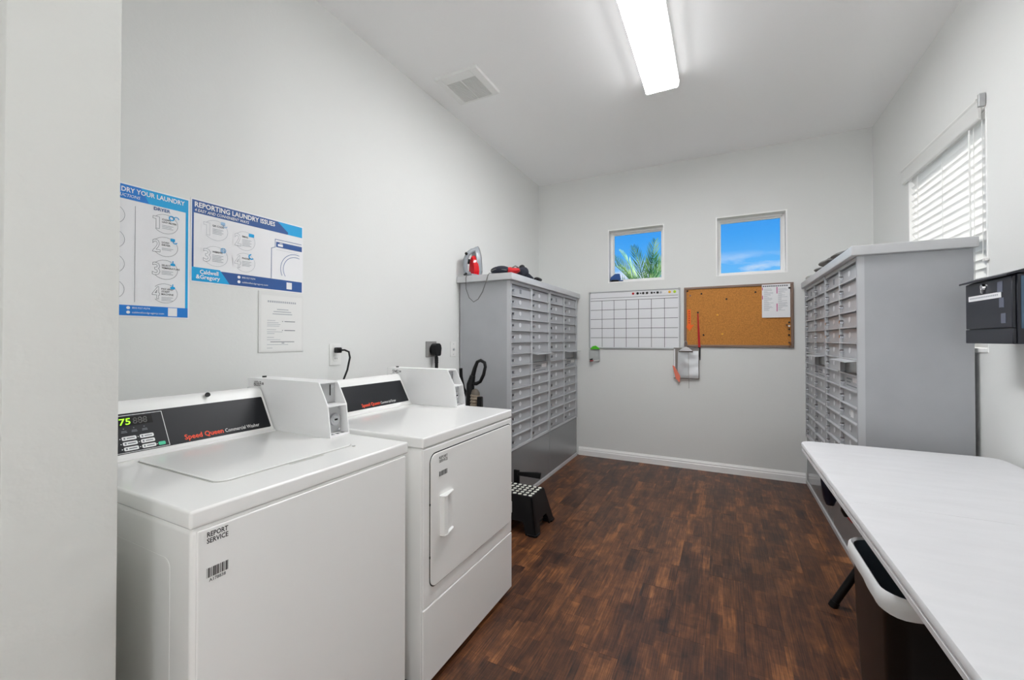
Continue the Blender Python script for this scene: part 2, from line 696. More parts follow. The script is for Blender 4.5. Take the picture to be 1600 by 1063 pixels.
wb = MB()
gxs = [XL - T, W1[0], W1[1], W2[0], W2[1], XR + T]
gzs = [-0.1, W1[2], W1[3], HC + 0.1]
vid = {}


def wv(i, j, k):
    if (i, j, k) not in vid:
        vid[(i, j, k)] = len(wb.v)
        wb.v.append((gxs[i], D + (T if k else 0), gzs[j]))
    return vid[(i, j, k)]


def solid(i, j):
    return 0 <= i < 5 and 0 <= j < 3 and not (j == 1 and i in (1, 3))


for i in range(5):
    for j in range(3):
        if not solid(i, j):
            continue
        for k in (0, 1):
            wb.f.append((wv(i, j, k), wv(i + 1, j, k), wv(i + 1, j + 1, k), wv(i, j + 1, k)))
        for di, dj, e0, e1 in ((-1, 0, (0, 0), (0, 1)), (1, 0, (1, 0), (1, 1)), (0, -1, (0, 0), (1, 0)), (0, 1, (0, 1), (1, 1))):
            if not solid(i + di, j + dj):
                p_, q_ = (i + e0[0], j + e0[1]), (i + e1[0], j + e1[1])
                wb.f.append((wv(*p_, 0), wv(*q_, 0), wv(*q_, 1), wv(*p_, 1)))
struct('wall_back', wb, M_WALL, 'pale grey back wall with two small square windows')
struct('wall_left', MB().box(XL - T, XL, YF - T, D, -0.1, HC + 0.1), M_WALL, 'pale grey long wall behind the washer and dryer')
wr = MB()
wr.box(XR, XR + T, YF - T, W3[0], -0.1, HC + 0.1)
wr.box(XR, XR + T, W3[1], D, -0.1, HC + 0.1)
wr.box(XR, XR + T, W3[0], W3[1], -0.1, W3[2])
wr.box(XR, XR + T, W3[0], W3[1], W3[3], HC + 0.1)
struct('wall_right', wr, M_WALL, 'pale grey wall with the blind-covered window')
struct('wall_front', MB().box(XL, XR, YF - T, YF, -0.1, HC + 0.1), M_WALL, 'pale grey wall opposite the back windows')
PX, PY0, PY1 = -1.00, 0.2237, 0.3660
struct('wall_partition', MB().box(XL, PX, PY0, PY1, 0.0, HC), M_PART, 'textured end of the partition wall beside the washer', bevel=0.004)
struct('ceiling', MB().box(XL - T, XR + T, YF - T, D + T, HC, HC + 0.12), M_CEIL, 'plain white ceiling with one long light')

bb = [(0, 0), (-0.016, 0), (-0.016, 0.052), (-0.012, 0.058), (-0.012, 0.070), (-0.007, 0.080), (-0.004, 0.0885), (0, 0.0885)]
struct('baseboard_back', MB().prism([(D + a, z) for a, z in bb], 'x', -1.425, 0.64), M_TRIM, 'white moulded baseboard along the back wall')
struct('baseboard_left', MB().prism([(XL - a, z) for a, z in bb], 'y', PY1, 2.79), M_TRIM, 'white moulded baseboard behind the washer and dryer')
struct('baseboard_right', MB().prism([(XR + a, z) for a, z in bb], 'y', YF, 2.83), M_TRIM, 'white moulded baseboard beneath the folding table')


def back_window(name, w, label):
    x0, x1, z0, z1 = w
    ob = MB()
    r = 0.010   # white painted jamb lining
    ob.box(x0, x0 + r, D - 0.001, D + 0.11, z0, z1); ob.box(x1 - r, x1, D - 0.001, D + 0.11, z0, z1)
    ob.box(x0 + r, x1 - r, D - 0.001, D + 0.11, z1 - r, z1); ob.box(x0 + r, x1 - r, D - 0.001, D + 0.11, z0, z0 + r)
    win = struct(name, ob, M_TRIM, label)
    f = MB()
    a, e = 0.030, 0.012
    for k, (s, y0, y1) in enumerate(((a, D + 0.095, D + 0.14), (a + e, D + 0.108, D + 0.13))):
        i0 = 0 if k == 0 else a
        f.box(x0 + i0, x0 + s, y0, y1, z0 + i0, z1 - i0); f.box(x1 - s, x1 - i0, y0, y1, z0 + i0, z1 - i0)
        f.box(x0 + s, x1 - s, y0, y1, z1 - s, z1 - i0); f.box(x0 + s, x1 - s, y0, y1, z0 + i0, z0 + s)
    part('window_frame', f, M_TRIM, win, 0.002, 1)
    part('pane', MB().box(x0 + a, x1 - a, D + 0.117, D + 0.121, z0 + a, z1 - a), M_GLASS, win)
    return win


back_window('window_1', W1, 'small square window showing palm fronds')
back_window('window_2', W2, 'small square window showing only blue sky and cloud')


def right_window():
    y0, y1, z0, z1 = W3
    ob = MB()
    r = 0.012
    ob.box(XR - 0.001, XR + 0.11, y0, y0 + r, z0, z1); ob.box(XR - 0.001, XR + 0.11, y1 - r, y1, z0, z1)
    ob.box(XR - 0.001, XR + 0.11, y0 + r, y1 - r, z1 - r, z1)
    win = struct('window_3', ob, M_TRIM, 'tall window behind the white blind')
    part('window_sill', MB().box(XR - 0.006, XR + 0.11, y0 + r, y1 - r, z0, z0 + 0.02), M_TRIM, win, 0.003)
    f = MB()
    a = 0.05
    f.box(XR + 0.10, XR + 0.14, y0 + r, y0 + a, z0, z1); f.box(XR + 0.10, XR + 0.14, y1 - a, y1 - r, z0, z1)
    f.box(XR + 0.10, XR + 0.14, y0 + a, y1 - a, z1 - a, z1); f.box(XR + 0.10, XR + 0.14, y0 + a, y1 - a, z0 + 0.02, z0 + a)
    f.box(XR + 0.10, XR + 0.14, y0 + a, y1 - a, 1.77, 1.81)
    part('window_frame', f, M_TRIM, win, 0.002, 1)
    part('pane', MB().box(XR + 0.118, XR + 0.122, y0 + a, y1 - a, z0 + a, z1 - a), M_GLASS, win)
    # horizontal blind hung inside the opening
    b = thing('window_blind', 'white horizontal slat blind lowered over the right window', 'blind', (XR + 0.024, (y0 + y1) / 2, z0 + 0.021))
    part('headrail', MB().box(XR + 0.012, XR + 0.06, y0 + 0.016, y1 - 0.016, z1 - 0.058, z1 - 0.014), M_WPLASTIC, b, 0.003)
    va = [(XR - 0.012, z1 - 0.062), (XR - 0.020, z1 - 0.055), (XR - 0.020, z1 + 0.022), (XR - 0.026, z1 + 0.030), (XR - 0.026, z1 + 0.040), (XR - 0.006, z1 + 0.040), (XR - 0.006, z1 - 0.062)]
    part('valance', MB().prism(va, 'y', y0 + 0.03, y1 + 0.055), M_SLAT, b, 0.002, 1)
    part('valance_clip', MB().box(XR - 0.026, XR - 0.002, y0 + 0.0, y0 + 0.016, z1 - 0.01, z1 + 0.052), M_STEEL, b, 0.002, 1)
    n, sp = 24, 0.0445
    zt = z1 - 0.085
    tilt = math.radians(62)
    prof = []
    for k in range(7):
        t = -1 + 2 * k / 6
        prof.append((t * 0.026, 0.003 * (1 - t * t)))
    sl = prof + [(p[0], p[1] - 0.0026) for p in reversed(prof)]
    ca, sa = math.cos(tilt), math.sin(tilt)
    pts = [(-(p[0] * ca - p[1] * sa), p[0] * sa + p[1] * ca) for p in sl]
    me = mesh_of('slat', MB().prism(pts, 'y', -(y1 - y0) / 2 + 0.0135, (y1 - y0) / 2 - 0.0135), M_SLAT, 0, 1, True)
    for k in range(n):
        link('slat', me, b, (0, 0, zt - k * sp - (z0 + 0.021)))
    part('bottom_rail', MB().box(XR + 0.004, XR + 0.044, y0 + 0.015, y1 - 0.015, z0 + 0.024, z0 + 0.046), M_SLAT, b, 0.004)
    for q in (0.14, 0.5, 0.86):
        yy = y0 + (y1 - y0) * q
        part('ladder_cord', MB().box(XR + 0.004, XR + 0.0055, yy - 0.002, yy + 0.002, z0 + 0.04, z1 - 0.06), M_WPLASTIC, b)
    part('tilt_wand', MB().cyl((XR - 0.004, y0 + 0.15, z1 - 0.065), (XR - 0.004, y0 + 0.145, z1 - 0.75), 0.004, n=8), M_WPLASTIC, b, smooth=True)
    part('lift_cord', MB().tube([(XR - 0.003, y0 + 0.035, z1 - 0.065), (XR - 0.003, y0 + 0.034, 1.90), (XR - 0.003, y0 + 0.036, 1.66)], 0.0016, 6), M_WPLASTIC, b)
    part('cord_cleat', MB().box(XR - 0.014, XR - 0.001, y0 - 0.012, y0 + 0.02, 1.635, 1.650), M_WPLASTIC, b, 0.003)


right_window()

# ------------------------------------------------------------------ ceiling fixtures, added rear lamp
LX0, LX1, LY0, LY1 = -0.476, -0.257, 1.78, 3.0
t = thing('ceiling_light', 'long white wraparound fluorescent ceiling light, lit', 'ceiling light', ((LX0 + LX1) / 2, (LY0 + LY1) / 2, 2.955))
part('housing', MB().box(LX0 + 0.001, LX1 - 0.001, LY0 + 0.002, LY1 - 0.002, 3.0065, HC), M_TRIM, t)
prof = [(LX0 + 0.002, 3.006), (LX0, 3.000), (LX0 + 0.006, 2.966), (LX0 + 0.018, 2.957), (LX0 + 0.098, 2.957), (LX0 + 0.108, 2.962),
        (LX1 - 0.108, 2.962), (LX1 - 0.098, 2.957), (LX1 - 0.018, 2.957), (LX1 - 0.006, 2.966), (LX1, 3.000), (LX1 - 0.002, 3.006)]
part('diffuser_side', MB().prism([prof[0], prof[1], prof[2], prof[9], prof[10], prof[11]], 'y', LY0 + 0.012, LY1 - 0.012), M_LAMPSIDE, t)
part('diffuser', MB().prism(prof[2:10], 'y', LY0 + 0.012, LY1 - 0.012), M_LAMP, t)
part('diffuser_rib', MB().box((LX0 + LX1) / 2 - 0.007, (LX0 + LX1) / 2 + 0.007, LY0 + 0.012, LY1 - 0.03, 2.9575, 2.961), M_LAMPRIB, t)
for yy in (LY0, LY1 - 0.012):
    part('end_cap', MB().prism([(a + (-0.003 if a < -0.3665 else 0.003), z - 0.003 if z < 3.0 else z) for a, z in prof[:5]] + [(a + 0.003, z - 0.003 if z < 3.0 else z) for a, z in prof[7:]], 'y', yy, yy + 0.012), M_TRIM, t)

t = thing('ceiling_vent', 'square white exhaust fan grille on the ceiling', 'vent', (-1.58, 2.45, 3.015))
vx0, vx1, vy0, vy1 = -1.745, -1.416, 2.288, 2.612
gx0, gx1, gy0, gy1 = -1.698, -1.467, 2.362, 2.594
mb = MB()
for a in ((vx0, gx0, vy0, vy1), (gx1, vx1, vy0, vy1), (gx0, gx1, vy0, gy0), (gx0, gx1, gy1, vy1)):
    mb.box(a[0], a[1], a[2], a[3], 3.016, HC)
part('grille_frame', mb, M_WPLASTIC, t, 0.003, 2)
part('backing', MB().box(gx0, gx1, gy0, gy1, 3.032, HC), M_DARKGAP, t)
part('centre_bar', MB().box((gx0 + gx1) / 2 - 0.003, (gx0 + gx1) / 2 + 0.003, gy0, gy1, 3.016, 3.030), M_WPLASTIC, t)
me = mesh_of('louver', MB().box(gx0 + 1.58, gx1 + 1.58, -0.0019, 0.0019, 0.002, 0.013), M_WPLASTIC)
k = gy0 + 0.006
while k < gy1:
    link('louver', me, t, (0, k - 2.45, 0))
    k += 0.0098

GX, GY, GZ, GR = 0.50, -1.00, 1.40, 0.18  # added globe lamp, unseen; stands in for the light behind the camera
t = thing('added_rear_lamp', 'lit white globe lamp, added unseen behind the viewer', 'added lamp', (GX, GY, 0))
part('base', MB().cyl((GX, GY, 0), (GX, GY, 0.025), 0.15, 0.14, 32), M_BLACK, t, smooth=True)
part('pole', MB().cyl((GX, GY, 0.025), (GX, GY, GZ - GR), 0.012, n=12), M_BLACK, t, smooth=True)
part('globe', MB().blob((GX, GY, GZ), GR, GR, GR, 32, 16), M_LAMP2, t, smooth=True)

# ------------------------------------------------------------------ laundry machines
FX = Frame((0, 0, 0), (0, 1, 0), (0, 0, 1))          # helper for faces that look towards +x


def face_x(xv):
    return Frame((xv, 0, 0), (0, 1, 0), (0, 0, 1))


def yz(xv, px, py):
    p = on('x', xv, px, py)
    return p.y, p.z


def coin_box(root, y0, y1, zb, number, numpx):
    """metre case: two side cheeks, top, shelf, coin plate with lock"""
    prof = [(-1.70, zb), (-1.225, zb), (-1.240, zb + 0.110), (-1.287, zb + 0.193), (-1.70, zb + 0.193)]
    cb = part('coin_box', MB().prism([(-1.70, zb), (-1.315, zb), (-1.315, zb + 0.193), (-1.70, zb + 0.193)], 'y', y0, y1), M_COIN, root)
    w = 0.004
    for a in (y0, y1 - w):
        part('cheek', MB().prism([(-1.315, zb), (-1.225, zb), (-1.240, zb + 0.110), (-1.287, zb + 0.193), (-1.315, zb + 0.193)], 'y', a, a + w), M_COIN, cb)
    part('hood', MB().box(-1.315, -1.284, y0 + w, y1 - w, zb + 0.187, zb + 0.193), M_COIN, cb)
    part('shelf', MB().box(-1.315, -1.240, y0 + w, y1 - w, zb + 0.106, zb + 0.112), M_COIN, cb)
    part('coin_tray', MB().box(-1.315, -1.227, y0 + w, y1 - w, zb + 0.0005, zb + 0.008), M_COIN, cb)
    part('coin_plate', MB().box(-1.3148, -1.296, y0 + 0.008, y1 - 0.006, zb + 0.113, zb + 0.187), M_STEEL, cb, 0.001, 1)
    part('coin_slot', MB().box(-1.296, -1.2945, y0 + 0.054, y0 + 0.058, zb + 0.140, zb + 0.180), M_BLACKG, cb)
    part('maker_badge', MB().prism([(a + y1 - 0.020, b + zb + 0.172) for a, b in disc(0, 0, 0.010, 16, 0.006)], 'x', -1.296, -1.295), M_ALU, cb)
    part('lock_plate', MB().box(-1.3148, -1.266, y0 + 0.005, y1 - 0.006, zb + 0.0085, zb + 0.1055), M_STEEL, cb, 0.001, 1)
    yc, zc = y1 - 0.034, zb + 0.056
    part('lock', MB().cyl((-1.266, yc, zc), (-1.258, yc, zc), 0.023, 0.021, 24), M_CHROME, cb, smooth=True)
    part('lock_core', MB().cyl((-1.258, yc, zc), (-1.255, yc, zc), 0.013, n=16), M_ALU, cb, smooth=True)
    part('key_slot', MB().box(-1.255, -1.2545, yc - 0.007, yc + 0.006, zc - 0.003, zc + 0.003), M_BLACKG, cb)
    for zz in (zb + 0.018, zb + 0.096):
        part('screw', MB().cyl((-1.266, y1 - 0.013, zz), (-1.263, y1 - 0.013, zz), 0.0045, n=10), M_CHROME, cb, smooth=True)
    for k in range(3):
        yy = y0 + 0.020 + k * 0.022
        part('tray_slot', MB().box(-1.246, -1.234, yy - 0.005, yy + 0.005, zb + 0.0081, zb + 0.0086), M_BLACKG, cb)
    part('cable_gland', MB().cyl((-1.66, (y0 + y1) / 2, zb + 0.193), (-1.66, (y0 + y1) / 2, zb + 0.199), 0.008, n=12), M_BLACKG, cb, smooth=True)
    fr = Frame((-1.66, y0, zb + 0.163), (1, 0, 0), (0, 0, 1))
    text(fr, number, 0, 0, 0.020, M_BLACKP, cb, width=0.046, d=0.0006, heavy=0.008, name='handwritten_number')
    flat('handwritten_mark', fr, [rect(0.051 + k * 0.006, 0.055 + k * 0.006, 0.006, 0.015) for k in range(2)], M_BLACKP, cb, 0.0006)
    return cb


def console(root, y0, y1, zb, name='console'):
    prof = [(-1.512, zb), (-1.516, zb + 0.006), (-1.525, zb + 0.008), (-1.600, zb + 0.143)]
    for k in range(1, 7):
        a = math.radians(29 + 20 * k)
        prof.append((-1.626 + 0.030 * math.cos(a), zb + 0.130 + 0.030 * math.sin(a)))
    prof += [(-1.70, zb + 0.145), (-1.70, zb)]
    return part(name, MB().prism(prof, 'y', y0, y1), M_WPLASTIC, root, 0.003, 2)


def slope(zb):
    return Frame((-1.525, 0, zb + 0.008), (0, 1, 0), (-0.075, 0, 0.135))


# ---- washer
wa = thing('washing_machine', 'white top-loading coin washer nearest the partition wall', 'washer', (-1.33, 0.785, 0))
part('cabinet', MB().box(-1.70, -0.957, 0.466, 1.104, 0.022, 0.877), M_ENAMEL, wa, 0.012, 3)
part('front_panel', MB().box(-0.960, -0.953, 0.474, 1.098, 0.05, 0.872), M_ENAMEL, wa, 0.004, 3)
part('side_panel', MB().prism(rrect(-1.60, -1.04, 0.07, 0.80, 0.02), 'y', 0.4656, 0.467), M_ENAMEL, wa)
tp = part('top_panel', MB().box(-1.72, -0.952, 0.460, 1.110, 0.879, 0.917), M_ENAMEL, wa, 0.006, 3)
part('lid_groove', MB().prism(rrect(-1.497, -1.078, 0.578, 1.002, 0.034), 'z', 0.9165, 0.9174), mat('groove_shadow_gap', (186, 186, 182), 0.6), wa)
lid = part('lid', MB().prism(rrect(-1.494, -1.082, 0.582, 0.998, 0.030), 'z', 0.917, 0.9215), M_ENAMEL, wa, 0.0022, 2)
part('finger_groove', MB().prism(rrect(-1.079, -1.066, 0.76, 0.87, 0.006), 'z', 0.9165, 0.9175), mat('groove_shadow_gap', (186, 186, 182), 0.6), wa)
for yy in (0.985,):
    part('lid_bumper', MB().cyl((-1.072, yy, 0.9165), (-1.072, yy, 0.919), 0.005, n=10), M_STEEL, wa, smooth=True)
for fx_ in (-1.64, -1.02):
    for fy in (0.52, 1.05):
        part('foot', MB().cyl((fx_, fy, 0), (fx_, fy, 0.024), 0.02, n=12), M_BLACK, wa, smooth=True)
zc = 0.917
con = console(wa, 0.466, 1.017, zc)
S = slope(zc)
pts = rrect(0.476, 1.007, 0.010, 0.134, 0.004, 2)
part('control_overlay', MB().poly([S.p(a, b, 0.0008) for a, b in pts]), M_CONSOLE, wa)
part('console_lock', MB().cyl((-1.598, 0.822, zc + 0.1535), (-1.594, 0.822, zc + 0.1555), 0.008, n=16), M_BLACKG, wa, smooth=True)
part('rear_screw', MB().cyl((-1.63, 0.985, zc + 0.157), (-1.63, 0.985, zc + 0.163), 0.006, n=10), M_STEEL, wa, smooth=True)
kp = flat('keypad_outline', S, [rect(0.480, 0.684, 0.0125, 0.0140), rect(0.480, 0.684, 0.1265, 0.1280), rect(0.6825, 0.684, 0.0140, 0.1265), rect(0.480, 0.4815, 0.0140, 0.1265)], M_WHITEP, wa, 0.0011)
dp = flat('display_window', S, [rect(0.500, 0.656, 0.094, 0.122)], M_BLACKG, wa, 0.0011)
text(S, '75', 0.603, 0.098, 0.020, M_LED, wa, width=0.026, heavy=0.01, align='RIGHT', d=0.0014, name='lit_digits', shear=0.1)
text(S, '888', 0.608, 0.098, 0.020, M_LEDOFF, wa, width=0.036, heavy=0.01, d=0.0014, name='unlit_digits', shear=0.1)
for r_, (b0, nm) in enumerate(((0.050, 0), (0.034, 1), (0.018, 2))):
    for c_, a0 in enumerate((0.522, 0.574, 0.616)):
        if c_ == 0:
            a1 = a0 + 0.032
        else:
            a1 = a0 + 0.034
        bt = part('button', MB().prism([(a, b) for a, b in rrect(a0, a1, b0, b0 + 0.011, 0.003, 2)], 'z', 0, 1), M_WHITEP, wa) if False else \
            flat('button', S, [rrect(a0, a1, b0, b0 + 0.0115, 0.003, 2)], M_WHITEP, wa, 0.0016)
        flat('button_print', S, [rect(a0 + 0.004, a0 + 0.008, b0 + 0.003, b0 + 0.0085), rect(a0 + 0.011, a1 - 0.004, b0 + 0.0042, b0 + 0.0072)], M_GREYP, wa, 0.0019)
        flat('indicator', S, [disc(a0 - 0.004, b0 + 0.006, 0.0014, 8)], M_WHITEP, wa, 0.0016)
flat('start_button', S, [rrect(0.636 + 0.020, 0.674, 0.018, 0.029, 0.003, 2)], M_GREENB, wa, 0.0016)
flat('indicator', S, [disc(0.6525, 0.0235, 0.0014, 8)], M_WHITEP, wa, 0.0016)
for a0 in (0.583, 0.607, 0.632):
    flat('indicator_print', S, [disc(a0, 0.086, 0.0016, 8), rect(a0 - 0.006, a0 + 0.006, 0.0775, 0.0795), rect(a0 - 0.007, a0 + 0.007, 0.0735, 0.0755)], M_GREYP, wa, 0.0014)
text(S, 'Speed Queen', 0.726, 0.020, 0.0165, M_ORANGE, wa, width=0.116, heavy=0.022, d=0.0014, name='brand_lettering')
text(S, 'Commercial Washer', 0.848, 0.020, 0.0130, M_WHITEP, wa, width=0.118, d=0.0014, name='model_lettering')
coin_box(wa, 1.022, 1.106, zc, '60369', None)
# service sticker (matrix code left blank)
fx = face_x(-0.953)
y0, z1 = yz(-0.953, 323, 832)
y1, z0 = yz(-0.953, 356, 889)
st = flat('service_sticker', fx, [rect(y0 - 0.002, y1 + 0.002, z0 - 0.012, z1 + 0.002)], M_ENAMEL, wa, 0.0005)
wS, hS = y1 - y0, z1 - z0
text(fx, 'REPORT', (y0 + y1) / 2, z1 - 0.011, 0.010, M_BLACKP, wa, width=wS * 0.98, align='CENTER', heavy=0.02, name='sticker_lettering')
text(fx, 'SERVICE', (y0 + y1) / 2, z1 - 0.024, 0.010, M_BLACKP, wa, width=wS * 1.0, align='CENTER', heavy=0.02, name='sticker_lettering')
random.seed(3)
bars = []
a = y0
while a < y1 - 0.001:
    wd = random.choice((0.0008, 0.0014, 0.0022))
    bars.append(rect(a, min(a + wd, y1), z0 + 0.0, z0 + 0.020))
    a += wd + random.choice((0.0008, 0.0012, 0.0018))
flat('barcode', fx, bars, M_BLACKP, wa, 0.0009)
text(fx, 'A178838', (y0 + y1) / 2, z0 - 0.009, 0.0065, M_BLACKP, wa, width=wS * 0.78, align='CENTER', heavy=0.01, name='sticker_lettering')

# ---- dryer
dr = thing('dryer', 'white front-door coin dryer standing between washer and mailboxes', 'dryer', (-1.33, 1.535, 0))
DY0, DY1, DX, DZ = 1.184, 1.883, -0.950, 0.912
part('cabinet', MB().box(-1.70, DX - 0.006, DY0 + 0.006, DY1 - 0.006, 0.025, DZ - 0.040), M_ENAMEL, dr, 0.012, 3)
fpan = part('front_panel', MB().box(DX - 0.010, DX - 0.001, DY0 + 0.004, DY1 - 0.004, 0.304, DZ - 0.042), M_ENAMEL, dr, 0.004, 3)
part('lower_panel', MB().box(DX - 0.010, DX, DY0 + 0.003, DY1 - 0.003, 0.028, 0.300), M_ENAMEL, dr, 0.004, 3)
part('gap_shade', MB().box(-1.66, DX - 0.03, DY0 + 0.02, DY1 - 0.02, 0.010, 0.027), M_BLACK, dr)  # black slab standing for the shade in the gap beneath the dryer
part('top_panel', MB().box(-1.72, DX, DY0, DY1, DZ - 0.038, DZ), M_ENAMEL, dr, 0.006, 3)
gy0_, gy1_, gz0_, gz1_ = 1.226, 1.868, 0.362, 0.843
part('door_gap', MB().prism(rrect(gy0_ - 0.004, gy1_ + 0.004, gz0_ - 0.004, gz1_ + 0.004, 0.034, 6), 'x', DX - 0.002, DX - 0.0004), M_DARKGAP, dr)
door = part('door', MB().prism(rrect(gy0_, gy1_, gz0_, gz1_, 0.030, 6), 'x', DX - 0.003, DX + 0.005), M_ENAMEL, dr, 0.003, 2)
hp = [(DX + 0.004, 1.277), (DX + 0.024, 1.281), (DX + 0.028, 1.290), (DX + 0.027, 1.300), (DX + 0.014, 1.314), (DX + 0.008, 1.335), (DX + 0.006, 1.357), (DX + 0.004, 1.357)]
part('handle', MB().prism(hp, 'z', 0.538, 0.678), M_WPLASTIC, door, 0.002, 2)
cap = [(DX + 0.004, 1.275), (DX + 0.026, 1.279), (DX + 0.030, 1.290), (DX + 0.016, 1.352), (DX + 0.008, 1.359), (DX + 0.004, 1.359)]
for z_ in (0.532, 0.676):
    part('handle_end', MB().prism(cap, 'z', z_, z_ + 0.006), M_WPLASTIC, door, 0.0015, 1)
for z_ in (0.400, 0.760):
    part('hinge', MB().box(DX - 0.001, DX + 0.004, gy1_ + 0.001, gy1_ + 0.007, z_, z_ + 0.055), M_STEEL, dr)
for z_ in (0.47, 0.66):
    part('door_catch', MB().box(DX - 0.001, DX + 0.002, gy0_ - 0.005, gy0_ - 0.001, z_, z_ + 0.008), M_BLACKG, dr)
fx = face_x(DX + 0.005)
y0, z1 = yz(DX + 0.005, 686, 714)
y1, z0 = yz(DX + 0.005, 699, 738)
flat('service_sticker', fx, [rect(y0 - 0.003, y1 + 0.003, z0 - 0.012, z1 + 0.004)], M_ENAMEL, dr, 0.0005)
text(fx, 'REPORT', (y0 + y1) / 2, z1 - 0.010, 0.010, M_BLACKP, dr, width=y1 - y0, align='CENTER', heavy=0.02, name='sticker_lettering')
text(fx, 'SERVICE', (y0 + y1) / 2, z1 - 0.023, 0.010, M_BLACKP, dr, width=y1 - y0, align='CENTER', heavy=0.02, name='sticker_lettering')
bars = []
a = y0
while a < y1 - 0.001:
    wd = random.choice((0.0008, 0.0014, 0.0022))
    bars.append(rect(a, min(a + wd, y1), z0 - 0.002, z0 + 0.016))
    a += wd + random.choice((0.0008, 0.0012, 0.0018))
flat('barcode', fx, bars, M_BLACKP, dr, 0.0009)
console(dr, DY0 + 0.006, 1.797, DZ)
S = slope(DZ)
part('control_overlay', MB().poly([S.p(a, b, 0.0008) for a, b in rrect(1.200, 1.785, 0.012, 0.136, 0.004, 2)]), M_CONSOLE, dr)
part('rear_screw', MB().cyl((-1.63, 1.76, DZ + 0.157), (-1.63, 1.76, DZ + 0.163), 0.006, n=10), M_STEEL, dr, smooth=True)
text(S, 'Speed Queen', 1.461, 0.022, 0.0165, M_ORANGE, dr, width=0.118, heavy=0.022, d=0.0014, name='brand_lettering')
text(S, 'Commercial Dryer', 1.584, 0.022, 0.0130, M_WHITEP, dr, width=0.108, d=0.0014, name='model_lettering')
coin_box(dr, 1.800, 1.879, DZ, '59451', None)

# ------------------------------------------------------------------ left wall: posters, notice, outlets
fx = face_x(XL)


def sheet_with_border(root, y0, y1, z0, z1, material=M_PAPER, th=0.002):
    return part('sheet', MB().box(XL, XL + th, y0, y1, z0, z1), material, root)


def bubble(root, ca, cb, ra, rb, num, head, icon, col, lines=3):
    """numbered outline circle with a heading, a few lines of small print and an icon"""
    d = 0.0032
    flat('number_circle', fx, ring2(ca, cb, ra, rb, 0.0011), col, root, d)
    flat('number_patch', fx, [rect(ca - ra - 0.006, ca - ra * 0.55, cb - rb * 0.62, cb + rb * 0.62)], M_PAPER, root, d + 0.0002)
    if num == '1':
        w_, h_ = ra * 0.26, rb * 1.20
        a0, b0 = ca - ra * 0.74, cb - rb * 0.58
        P1 = [(a0, b0), (a0 + w_, b0), (a0 + w_, b0 + h_), (a0 - w_ * 0.9, b0 + h_), (a0 - w_ * 0.9, b0 + h_ * 0.80), (a0, b0 + h_ * 0.80)]
        lw_ = 0.0011
        polys = []
        for (u0, v0), (u1, v1) in zip(P1, P1[1:] + P1[:1]):
            if abs(u0 - u1) < 1e-6:
                polys.append(rect(u0 - lw_ / 2, u0 + lw_ / 2, min(v0, v1), max(v0, v1)))
            else:
                polys.append(rect(min(u0, u1), max(u0, u1), v0 - lw_ / 2, v0 + lw_ / 2))
        flat('outline_number', fx, polys, col, root, d + 0.0008)
    else:
        text(fx, num, ca - ra * 0.70, cb - rb * 0.58, rb * 1.22, col, root, width=ra * 0.60, align='CENTER', heavy=0.015, outline=0.009, d=d + 0.0008, name='outline_number')
    hl = head.split('\n')
    for k, h_ in enumerate(hl):
        text(fx, h_, ca - ra * 0.28, cb + rb * (0.36 - 0.27 * k), rb * 0.17, M_BLACKP, root, heavy=0.012, d=d + 0.0004, name='heading')
    b = cb + rb * (0.36 - 0.27 * len(hl))
    flat('small_print', fx, [rect(ca - ra * 0.28, ca + ra * (0.62 - 0.15 * (k % 2)), b - k * rb * 0.15, b - k * rb * 0.15 + rb * 0.045) for k in range(lines)], M_LGREYP, root, d + 0.0004)
    ia, ib, ir = ca + ra * 0.62, cb + rb * 0.72, rb * 0.26
    if icon == 'globe':
        polys = ring2(ia, ib, ir, ir, 0.0016, 16) + ring2(ia, ib, ir * 0.5, ir, 0.0012, 16) + [rect(ia - ir, ia + ir, ib - 0.0006, ib + 0.0006), rect(ia - ir * 0.85, ia + ir * 0.85, ib + ir * 0.48, ib + ir * 0.48 + 0.001), rect(ia - ir * 0.85, ia + ir * 0.85, ib - ir * 0.48, ib - ir * 0.48 + 0.001)]
    elif icon == 'mail':
        polys = [rrect(ia - ir * 1.1, ia + ir * 1.1, ib - ir * 0.7, ib + ir * 0.7, ir * 0.3, 3)]
    elif icon == 'phone':
        polys = ring2(ia, ib, ir * 1.15, ir * 1.15, ir * 0.45, 18, 1.6, 5.6)
    elif icon == 'hand':
        polys = [rrect(ia - ir * 0.9, ia + ir * 0.7, ib - ir * 0.9, ib + ir * 0.1, ir * 0.3, 3), rect(ia - ir * 0.25, ia + ir * 0.1, ib, ib + ir * 1.1), rect(ia - ir * 0.95, ia - ir * 0.7, ib + ir * 0.5, ib + ir * 0.7)]
    elif icon == 'cycle':
        polys = ring2(ia - ir * 0.6, ib, ir, ir, ir * 0.4, 16) + ring2(ia + ir * 1.0, ib, ir, ir, ir * 0.3, 12, 0, PI)
    else:
        polys = [rrect(ia - ir, ia + ir * 0.6, ib - ir * 0.2, ib + ir, ir * 0.3, 3)] + ring2(ia + ir * 0.6, ib - ir * 0.3, ir * 0.8, ir * 0.8, ir * 0.35, 12, 2.4, 6.2)
    flat('icon', fx, polys, mat('poster_icon_pale', (160, 196, 228), 0.5) if icon == 'arrow' else M_CYAN, root, d + 0.0006)


